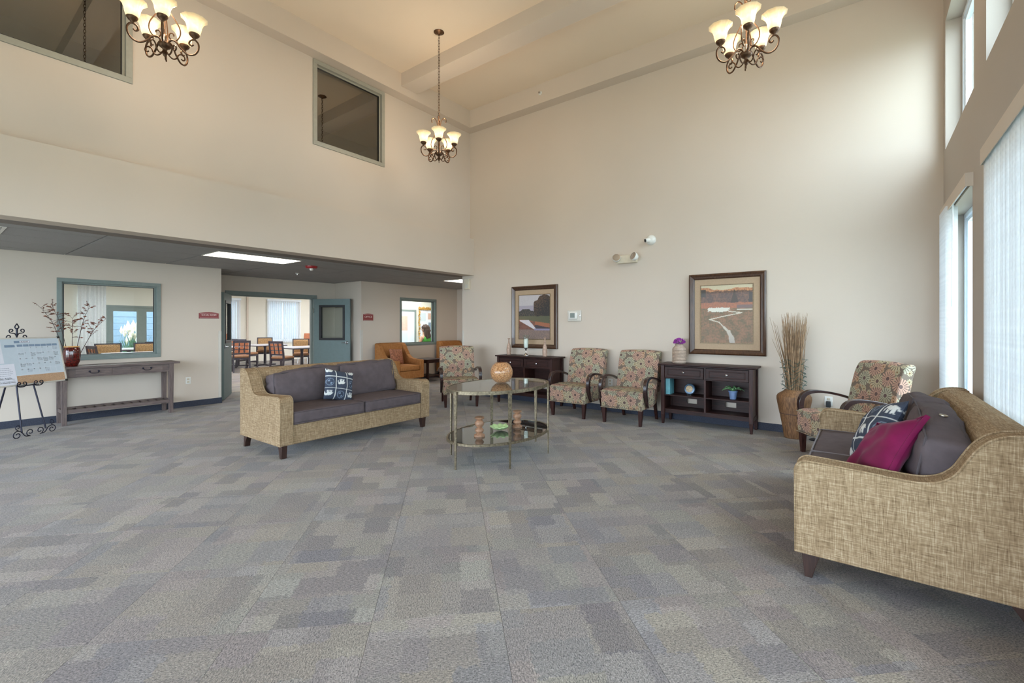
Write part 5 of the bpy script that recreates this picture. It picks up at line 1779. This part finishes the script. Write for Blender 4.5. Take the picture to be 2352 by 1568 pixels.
kp = thing('throw_pillow', 'small rust patterned pillow on the orange armchair', 'pillow', (7.05, 8.82, 0.67))
kp.rotation_euler = (R(-14), R(3), R(2))
obj('cover', pillow_mb(0.40, 0.36, 0.12, 18, 3.0, 0.01), 'kilim_stripe' if 'kilim_stripe' in MATS else 'kilim', kp, smooth=True, angle=180)
et = thing('end_table', 'dark wood end table between the two orange armchairs', 'table', (8.06, 8.85, 0))
obj('top', MB().box(-0.28, 0.28, -0.30, 0.30, 0.53, 0.56), 'dark_wood', et, bevel=0.004)
for sx in (-1, 1):
    for sy in (-1, 1):
        obj('leg', MB().taper((sx * 0.25, sy * 0.27, 0), 0.022, (sx * 0.25, sy * 0.27, 0.53), 0.024), 'dark_wood_v', et)
obj('apron', frame4(-0.26, 0.26, -0.28, 0.28, 0.02, 0.47, 0.53), 'dark_wood', et, rot=(R(90), 0, 0))
obj('shelf', MB().box(-0.26, 0.26, -0.28, 0.28, 0.12, 0.145), 'dark_wood', et)

# ================================================================ RUSTIC CONSOLE
rc = thing('sofa_table', 'weathered grey-brown console table with slatted shelf under the left window', 'console', (1.96, 9.05, 0))
obj('top', MB().box(-0.74, 0.74, -0.21, 0.20, 0.79, 0.82), 'grey_wood', rc, bevel=0.003)
for sx in (-1, 1):
    for y in (-0.165, 0.165):
        obj('leg', MB().taper((sx * 0.625, y, 0), 0.026, (sx * 0.625, y, 0.79), 0.033), 'grey_wood_v', rc, bevel=0.003)
obj('apron', MB().box(-0.60, 0.60, -0.185, -0.165, 0.665, 0.79).box(-0.60, 0.60, 0.15, 0.17, 0.665, 0.79).box(-0.64, -0.62, -0.14, 0.14, 0.665, 0.79).box(0.62, 0.64, -0.14, 0.14, 0.665, 0.79), 'grey_wood', rc)
for xc in (-0.31, 0.31):
    d = obj('drawer', MB().box(xc - 0.20, xc + 0.20, -0.192, -0.185, 0.68, 0.775), 'grey_wood', rc, bevel=0.003)
    hm = MB().tube(smooth_path([(xc - 0.05, -0.195, 0.742), (xc - 0.048, -0.215, 0.73), (xc - 0.03, -0.218, 0.715), (xc + 0.03, -0.218, 0.715), (xc + 0.048, -0.215, 0.73), (xc + 0.05, -0.195, 0.742)], 3), 0.004, 6)
    for sx in (-1, 1):
        hm.lathe([(0.0, 0.0), (0.014, 0.0), (0.012, 0.006), (0.0, 0.008)], 10, T(xc + sx * 0.05, -0.192, 0.742, rx=R(90)), cap=False)
    obj('handle', hm, 'iron', d, smooth=True, label='dark bail pull')
obj('shelf_rail', MB().box(-0.60, 0.60, -0.18, -0.145, 0.165, 0.215).box(-0.60, 0.60, 0.145, 0.18, 0.165, 0.215).box(-0.645, -0.61, -0.14, 0.14, 0.165, 0.215).box(0.61, 0.645, -0.14, 0.14, 0.165, 0.215), 'grey_wood', rc, bevel=0.003)
sme = to_mesh('shelf_slat', MB().box(-0.03, 0.03, -0.145, 0.145, 0, 0.018))
sme.materials.append(MATS['grey_wood_v'])
for i in range(11):
    obj('shelf_slat', sme, None, rc, (-0.54 + i * 0.108, 0, 0.190))
# vase with dried branches
rv = thing('red_vase', 'dark red ribbed vase with a gold rim on the rustic console', 'vase', (1.43, 8.98, 0.82))
rv.scale = (0.88, 0.88, 1.14)
pr = [(0.0, 0), (0.068, 0), (0.075, 0.01), (0.100, 0.07), (0.108, 0.13), (0.106, 0.19), (0.098, 0.235), (0.092, 0.24)]
obj('body', MB().lathe(pr + [(0.086, 0.238), (0.096, 0.19), (0.098, 0.13), (0.0, 0.05)], 80, cap=False, mod=lambda a, j: 1 + 0.025 * abs(math.cos(8 * a)) if j in (3, 4, 5) else 1), 'red_vase', rv, smooth=True)
obj('rim', MB().lathe([(0.088, 0.238), (0.096, 0.240), (0.094, 0.252), (0.086, 0.252), (0.084, 0.24)], 32, cap=False), 'vase_gold', rv, smooth=True)
db = thing('dried_branches', 'dried branches with rust leaves in the dark red vase', 'branches', (1.43, 8.98, 0.90))
for i, (ax, az, ay) in enumerate(((-0.24, 0.74, -0.05), (-0.14, 0.76, 0.05), (0.0, 0.60, -0.03), (0.15, 0.78, 0.03), (0.27, 0.60, -0.05))):
    p0 = Vector((ax * 0.18, ay * 0.3, 0.0))
    pts = smooth_path([p0, p0 + Vector((ax * 0.35, ay * 0.4, az * 0.4)), p0 + Vector((ax * 0.7, ay * 0.8, az * 0.75)), p0 + Vector((ax * 1.15, ay, az))], 5)
    m = MB().tube(pts, [0.005 - 0.0035 * q / len(pts) for q in range(len(pts))], 5)
    lm = MB()
    for q in range(7, len(pts)):
        for rep in range(2):
            d = Vector((random.uniform(-1, 1), random.uniform(-1, 1), random.uniform(-0.1, 0.8))).normalized() * random.uniform(0.05, 0.14)
            a = Vector(pts[q])
            m.tube([a, a + d * 0.6 + Vector((0, 0, 0.01)), a + d], 0.0018, 4)
            for w in (0.55, 0.78, 1.0):
                c = a + d * w
                M = Matrix.Translation(c) @ Matrix.Rotation(random.uniform(0, 6), 4, 'Z') @ Matrix.Rotation(random.uniform(-1, 1), 4, 'X')
                s = random.uniform(0.015, 0.025)
                lm.add([(-s, 0, 0), (0, -s * 0.6, 0.003), (s, 0, 0), (0, s * 0.6, 0.003), (0, 0, -0.004)], [(0, 1, 2, 3), (0, 1, 4), (1, 2, 4), (2, 3, 4), (3, 0, 4)], M)
    b_ = obj('branch', m, 'dry_stem', db, smooth=True)
    obj('leaves', lm, 'dry_leaf', b_, kind='stuff')

# ================================================================ EASEL AND NOTICE BOARD
FI = R(32)
ez = thing('easel', 'black scrolled iron easel in front of the left wall', 'easel', (0.99, 8.35, 0), FI)
# local: x along the board, front is -y ; front legs lean back to the top
TOPY, TOPZ = 0.26, 1.18
def on_leg(sx, z):
    t = z / TOPZ
    return Vector((sx * (0.14 - 0.085 * t), TOPY * t, z))
for sx in (-1, 1):
    obj('leg', MB().tube([on_leg(sx, 0.07), on_leg(sx, 0.6), on_leg(sx, TOPZ)], 0.010, 8, flat=0.8), 'iron', ez, smooth=True)
obj('leg', MB().tube([(0, 0.62, 0.0), (0, TOPY + 0.01, TOPZ - 0.08)], 0.010, 8), 'iron', ez, smooth=True)
obj('cross_bar', MB().tube([on_leg(-1, 0.64), on_leg(1, 0.64)], 0.008, 6).tube([on_leg(-1, TOPZ), on_leg(1, TOPZ)], 0.008, 6).tube([on_leg(-1, TOPZ - 0.08), on_leg(1, TOPZ - 0.08)], 0.007, 6), 'iron', ez, smooth=True)
def spiral(cx, cz, r0, a0, turns, sgn, y=0.0, n=26, shrink=0.25):
    return [(cx + r0 * (1 - (1 - shrink) * k / n) * math.cos(a0 + sgn * turns * 2 * PI * k / n), y, cz + r0 * (1 - (1 - shrink) * k / n) * math.sin(a0 + sgn * turns * 2 * PI * k / n)) for k in range(n + 1)]
for sx in (-1, 1):
    foot = MB()
    foot.tube(spiral(sx * 0.195, 0.055, 0.050, R(90), 1.2, -sx if sx > 0 else 1), 0.0055, 6)
    foot.tube(spiral(sx * 0.055, 0.066, 0.046, R(-90), 1.2, sx), 0.0055, 6)
    foot.tube(smooth_path([(sx * 0.195, 0, 0.105), (sx * 0.15, 0, 0.085), (sx * 0.11, 0, 0.03), (sx * 0.055, 0, 0.020)], 4), 0.0055, 6)
    foot.tube(spiral(sx * 0.185, 0.150, 0.034, R(-90), 1.1, sx), 0.005, 6)
    obj('foot_scroll', foot, 'iron', ez, smooth=True)
crest = MB()
zc = TOPZ
for sx in (-1, 1):
    crest.tube(spiral(sx * 0.085, zc + 0.075, 0.032, R(-100), 1.05, sx, TOPY), 0.0065, 6)
    crest.tube(smooth_path([(0, TOPY, zc + 0.02), (sx * 0.03, TOPY, zc + 0.045), (sx * 0.08, TOPY, zc + 0.044)], 4), 0.0065, 6)
    crest.tube(spiral(sx * 0.058, zc + 0.155, 0.030, R(-90), 1.05, sx, TOPY), 0.0065, 6)
    crest.tube(smooth_path([(0, TOPY, zc + 0.07), (sx * 0.02, TOPY, zc + 0.115), (sx * 0.056, TOPY, zc + 0.125)], 4), 0.0065, 6)
    crest.tube(smooth_path([(0, TOPY, zc + 0.03), (sx * 0.026, TOPY, zc - 0.005), (0, TOPY, zc - 0.025)], 4), 0.0065, 6)
    crest.tube(smooth_path([(0, TOPY, zc + 0.17), (sx * 0.022, TOPY, zc + 0.20), (0, TOPY, zc + 0.245)], 4), 0.0065, 6)
crest.tube([(0, TOPY, zc - 0.02), (0, TOPY, zc + 0.19)], [0.006, 0.012, ][0:2], 6)
obj('crest', crest, 'iron', ez, smooth=True)
lean = math.atan2(TOPY, TOPZ)
hk = MB()
for sx in (-1, 1):
    b = on_leg(sx, 0.645)
    hk.tube([b, b + Vector((0, -0.075, 0.0))], 0.006, 6)
    for s2 in (-1, 1):
        hk.tube([(b.x + x * 1.0, b.y - 0.075, b.z + 0.03 + z) for x, _, z in spiral(s2 * 0.028, 0.0, 0.027, R(-90), 1.15, s2)], 0.0055, 6)
    hk.tube(smooth_path([(b.x - 0.055, b.y - 0.075, b.z + 0.02), (b.x - 0.03, b.y - 0.075, b.z - 0.008), (b.x + 0.03, b.y - 0.075, b.z - 0.008), (b.x + 0.055, b.y - 0.075, b.z + 0.02)], 4), 0.0055, 6)
obj('hook', hk, 'iron', ez, smooth=True)
# board
BWd, BH = 0.94, 0.60
bz0 = 0.652
by0 = TOPY * bz0 / TOPZ - 0.028
M0 = Matrix.Translation((0.99, 8.35, 0)) @ Matrix.Rotation(FI, 4, 'Z') @ Matrix.Translation((0.0, by0, bz0)) @ Matrix.Rotation(-lean, 4, 'X')
nb = thing('notice_board', 'white calendar notice board with paper sheets standing on the iron easel', 'notice board')
nb.matrix_world = M0
obj('panel', MB().box(-BWd / 2, BWd / 2, -0.010, 0.012, 0, BH), 'board_white', nb)
obj('board_frame', frame4(-BWd / 2 - 0.008, BWd / 2 + 0.008, -0.004, BH + 0.008, 0.018, -0.014, 0.013), 'clear_guard', nb, bevel=0.002)
obj('corner_cap', MB().box(BWd / 2 - 0.02, BWd / 2 + 0.012, -0.016, 0.014, BH - 0.015, BH + 0.012).box(BWd / 2 - 0.02, BWd / 2 + 0.012, -0.016, 0.014, -0.008, 0.018), 'black_gasket', nb)
obj('calendar_sheet', MB().box(-0.30, BWd / 2 - 0.012, -0.0108, -0.010, 0.125, BH - 0.012), 'calendar_paper', nb)
obj('cork_strip', MB().box(-0.10, BWd / 2 - 0.012, -0.0108, -0.010, 0.014, 0.118), 'cork', nb)
cx0, cw, cz0, chh = -0.04, 0.068, 0.495, 0.077
bars = MB().box(-0.06, 0.115, -0.0112, -0.0108, 0.535, 0.565).box(-0.17, -0.06, -0.0112, -0.0108, 0.485, 0.515)
for c in range(7):
    bars.box(cx0 + c * cw + 0.003, cx0 + (c + 1) * cw - 0.003, -0.0112, -0.0108, 0.488, 0.517)
obj('header_bars', bars, 'calendar_bar', nb)
obj('title_strip', MB().box(0.0, 0.11, -0.0115, -0.0112, 0.539, 0.561), 'paper', nb)
lines = MB()
for c in range(8):
    lines.box(cx0 + c * cw - 0.0008, cx0 + c * cw + 0.0008, -0.0111, -0.0108, 0.135, 0.485)
for r in range(6):
    lines.box(cx0, cx0 + 7 * cw, -0.0111, -0.0108, 0.485 - r * 0.07 - 0.0008, 0.485 - r * 0.07 + 0.0008)
obj('ruled_lines', lines, 'paper', nb)
text_mesh('lettering', 'AUGUST', 0.022, 'ink', nb, (0.055, -0.0117, 0.55), (R(90), 0, 0))
day = 1
scr = MB()
scr2 = MB()
random.seed(19)
nums = []
for r in range(5):
    for c in range(7):
        if r == 0 and c < 2 or day > 31:
            continue
        nums.append((day, cx0 + c * cw + 0.012, 0.485 - r * 0.07 - 0.012))
        if random.random() < 0.5:
            tgt = scr if random.random() < 0.65 else scr2
            for k in range(random.randint(2, 4)):
                x = cx0 + c * cw + 0.022 * (k == 0) + 0.004
                z = 0.485 - r * 0.07 - 0.014 - k * 0.013
                while x < cx0 + (c + 1) * cw - 0.012:
                    w = random.uniform(0.004, 0.012)
                    tgt.box(x, x + w, -0.0112, -0.0109, z - random.uniform(0.001, 0.003), z + random.uniform(0.001, 0.003))
                    x += w + 0.003
        day += 1
for d, x, z in nums:
    text_mesh('day_number', str(d), 0.019, 'ink', nb, (x, -0.0112, z), (R(90), 0, 0))
obj('handwriting', scr, 'ink', nb, kind='stuff')
obj('handwriting', scr2, 'faint_ink', nb, kind='stuff')
def sheet(x0, x1, z0, z1, dy, rows, seed):
    s = obj('paper_sheet', MB().box(x0, x1, -0.012 - dy, -0.0112 - dy, z0, z1), 'paper', nb)
    m = MB()
    random.seed(seed)
    z = z1 - 0.05
    for k in range(rows):
        x = x0 + 0.02 + random.uniform(0, 0.03)
        xe = x1 - 0.02 - random.uniform(0, 0.05)
        while x < xe:
            w = random.uniform(0.006, 0.02)
            m.box(x, min(x + w, xe), -0.0124 - dy, -0.012 - dy, z - 0.0022, z + 0.0022)
            x += w + 0.004
        z -= (z1 - z0 - 0.08) / rows
    obj('print_lines', m, 'ink' if rows < 6 else 'faint_ink', s, kind='stuff')
    return s
sheet(-0.46, -0.205, 0.285, 0.592, 0.0, 5, 3)
s2 = sheet(-0.38, -0.105, 0.006, 0.275, 0.0012, 8, 5)
obj('photo', MB().box(-0.29, -0.225, -0.0125, -0.012, 0.50, 0.57), 'calendar_bar', nb)
text_mesh('lettering', 'Friday, August', 0.021, 'ink', s2, (-0.235, -0.0138, 0.095), (R(90), 0, 0), 0.16)
text_mesh('lettering', '1st Floor Meeting room', 0.019, 'ink', s2, (-0.235, -0.0138, 0.045), (R(90), 0, 0), 0.21)

# ================================================================ TWIG VASE AND STRING LIGHTS
random.seed(5)
VX, VY = 6.74, 0.70
tv = thing('floor_vase', 'tall brown reed floor vase beside the near console', 'vase', (VX, VY, 0))
pr = [(0.0, 0.0), (0.105, 0.0), (0.11, 0.01), (0.135, 0.18), (0.17, 0.36), (0.192, 0.48), (0.19, 0.515), (0.175, 0.54), (0.11, 0.585), (0.10, 0.60), (0.092, 0.60), (0.09, 0.575), (0.12, 0.5), (0.0, 0.2)]
obj('body', MB().lathe(pr, 96, cap=False, mod=lambda a, j: 1 + (0.012 * math.sin(a * 48) if 1 <= j <= 8 else 0)), 'wicker_reed' if 'wicker_reed' in MATS else 'wicker', tv, smooth=True, angle=80)
obj('band', MB().lathe([(0.158, 0.30), (0.161, 0.305), (0.160, 0.31)], 48, cap=False), 'dry_stem', tv, smooth=True)
tw = MB()
for i in range(170):
    a = random.uniform(0, 2 * PI)
    r0 = 0.07 * math.sqrt(random.random())
    spread = random.uniform(0.6, 1.25) if i < 150 else random.uniform(1.5, 2.6)
    r1 = 0.05 + 0.095 * math.sqrt(random.random())
    r1 *= spread
    h = random.uniform(0.72, 0.97) if i < 150 else random.uniform(0.6, 0.92)
    ca, sa = math.cos(a), math.sin(a)
    if VX + r1 * ca > XB - 0.02:
        r1 = (XB - 0.03 - VX) / max(0.05, ca)
    bend = random.uniform(-0.02, 0.02)
    path = [(r0 * ca, r0 * sa, 0.42), ((r0 + (r1 - r0) * 0.40) * ca + bend, (r0 + (r1 - r0) * 0.40) * sa + bend, 0.6 + h * 0.45), (r1 * ca, r1 * sa, 0.6 + h)]
    tw.tube(path, [0.0042, 0.0032, 0.0012], 4)
to = obj('twig_bundle', tw, 'twig', None, (VX, VY, 0), kind='stuff')
tag(to, 'bundle of thin dry twigs standing in the reed floor vase', 'twigs')
sl = thing('string_lights', 'green-wired string lights wound round the lower twigs', 'string lights', (VX, VY, 0))
path = []
blb = MB()
for i in range(150):
    a = i * 0.33
    z = 0.61 + 0.36 * (i / 150) + 0.03 * math.sin(i * 1.3)
    r = 0.105 + 0.025 * math.sin(i * 2.1) + random.uniform(-0.012, 0.02)
    path.append((r * math.cos(a), r * math.sin(a), z))
    if i % 3 == 0:
        p = Vector(path[-1])
        d = Vector((math.cos(a), math.sin(a), random.uniform(-0.6, 0.6))).normalized()
        blb.tube([p, p + d * 0.022], [0.004, 0.002], 5)
path = [(0.10, -0.06, 0.62)] + path
obj('cord', MB().tube(path, 0.0028, 5), 'green_cord', sl, smooth=True)
obj('bulbs', blb, 'green_cord', sl, kind='stuff')

# ================================================================ CHANDELIERS
def make_chandelier():
    c = thing('chandelier', '', 'chandelier')
    F = -1.873          # bottom of the finial below the ceiling
    obj('canopy', MB().lathe([(0.0, 0.0), (0.072, 0.0), (0.075, -0.006), (0.055, -0.018), (0.022, -0.03), (0.012, -0.045), (0.0, -0.046)], 28, cap=False), 'bronze', c, smooth=True, angle=60)
    # chain of oval links
    n = 18
    lk = [(0.013 * math.cos(2 * PI * i / n), 0, 0.024 * math.sin(2 * PI * i / n)) for i in range(n)]
    lme = to_mesh('chain_link', MB().tube(lk, 0.0032, 5, closed=True), True)
    lme.materials.append(MATS['bronze'])
    z = -0.065
    i = 0
    while z > F + 0.60:
        obj('chain_link', lme, None, c, (0, 0, z), (0, 0, R(90) * (i % 2) + 0.3))
        z -= 0.0405
        i += 1
    obj('hanging_loop', MB().tube([(0.018 * math.cos(a), 0, F + 0.585 + 0.018 * math.sin(a)) for a in [k * PI / 8 for k in range(16)]], 0.004, 6, closed=True), 'bronze', c, smooth=True)
    obj('column', MB().lathe([(0.0, 0.565), (0.010, 0.565), (0.012, 0.50), (0.022, 0.49), (0.026, 0.47), (0.012, 0.455), (0.0065, 0.44), (0.0065, 0.15), (0.014, 0.14), (0.02, 0.12), (0.048, 0.115), (0.05, 0.10), (0.035, 0.085), (0.02, 0.075), (0.014, 0.05), (0.02, 0.035), (0.012, 0.012), (0.0, 0.0)], 20, T(0, 0, F), cap=False), 'bronze', c, smooth=True, angle=60)
    def rad(pts):
        return smooth_path([(r, 0, F + z) for r, z in pts], 5)
    arm_p = rad([(0.018, 0.105), (0.045, 0.155), (0.085, 0.150), (0.125, 0.095), (0.175, 0.052), (0.225, 0.055), (0.258, 0.095), (0.262, 0.150), (0.235, 0.188), (0.200, 0.182), (0.188, 0.152), (0.206, 0.134), (0.222, 0.146)])
    low_p = rad([(0.014, 0.055), (0.035, 0.025), (0.062, 0.012), (0.088, 0.030), (0.100, 0.062), (0.122, 0.078), (0.146, 0.066), (0.150, 0.042), (0.134, 0.030), (0.122, 0.040)])
    rib_p = rad([(0.010, 0.47), (0.030, 0.42), (0.075, 0.35), (0.108, 0.285), (0.112, 0.225), (0.085, 0.172), (0.050, 0.165), (0.030, 0.195), (0.040, 0.225), (0.062, 0.222), (0.064, 0.205)])
    crown_p = rad([(0.016, 0.47), (0.020, 0.52), (0.036, 0.585), (0.068, 0.625), (0.098, 0.612), (0.104, 0.580), (0.094, 0.560)])
    nrib = 5
    arm_me = to_mesh('arm', MB().tube(arm_p, 0.0078, 8), True)
    low_me = to_mesh('lower_scroll', MB().tube(low_p, 0.0062, 6), True)
    rib_me = to_mesh('cage_rib', MB().tube(rib_p, 0.0055, 6), True)
    crn_me = to_mesh('crown_scroll', MB().tube(crown_p, 0.0055, 6), True)
    cup_me = to_mesh('cup', MB().lathe([(0.0, 0.0), (0.010, 0.0), (0.014, 0.012), (0.030, 0.026), (0.040, 0.040), (0.042, 0.05), (0.036, 0.054), (0.0, 0.05)], 20, cap=False), True)
    sh = [(0.034, 0.0), (0.046, 0.012), (0.053, 0.04), (0.059, 0.075), (0.072, 0.108), (0.088, 0.128), (0.102, 0.138)]
    sh2 = [(r - 0.003, z + 0.001) for r, z in sh][::-1]
    nsh = len(sh)
    def fl(a, j):
        jj = j if j < nsh else 2 * nsh - 1 - j
        return 1 + 0.012 * math.cos(20 * a) * min(1, jj / 2) + (0.02 * math.cos(10 * a) if jj >= nsh - 2 else 0)
    shd_me = to_mesh('glass_shade', MB().lathe(sh + sh2, 80, cap=False, mod=fl), True, 80)
    for m_ in (arm_me, low_me, rib_me, crn_me, cup_me):
        m_.materials.append(MATS['bronze'])
    shd_me.materials.append(MATS['lamp_glass'])
    for k in range(5):
        a = k * 2 * PI / 5 + R(20)
        ar = obj('arm', arm_me, None, c, rot=(0, 0, a))
        obj('cup', cup_me, None, ar, (0.228, 0, F + 0.190))
        s = obj('glass_shade', shd_me, None, c, (0.228 * math.cos(a), 0.228 * math.sin(a), F + 0.238), (0, 0, a), label='glowing fluted amber glass shade')
        obj('lower_scroll', low_me, None, c, rot=(0, 0, a + PI / 5))
    for k in range(4):
        obj('cage_rib', rib_me, None, c, rot=(0, 0, k * PI / 2 + R(50)))
        obj('crown_scroll', crn_me, None, c, rot=(0, 0, k * PI / 2 + R(50)))
    return c
cl = make_chandelier()
cl.location = (4.68, 4.90, ZC)
cl.rotation_euler = (0, 0, R(-10))
cl['group'] = 'bronze chandeliers'
cl['label'] = 'bronze chandelier hanging on a long chain in the middle, seen whole'
dup(cl, (1.39, 4.93, ZC), R(14), 'bronze chandelier cut by the top edge at the left', 'bronze chandeliers')
dup(cl, (4.67, 0.86, ZC), R(30), 'bronze chandelier cut by the top edge at the right', 'bronze chandeliers')
# bulbs' light: one small warm lamp over each cluster of shades
for x, y in ((4.68, 4.90), (1.39, 4.93), (4.67, 0.86)):
    l = bpy.data.lights.new('bulb_light', 'POINT')
    l.energy = 29
    l.color = (1.0, 0.80, 0.58)
    l.shadow_soft_size = 0.12
    o = bpy.data.objects.new('bulb_light', l)
    o.location = (x, y, ZC - 1.42)
    COL.objects.link(o)
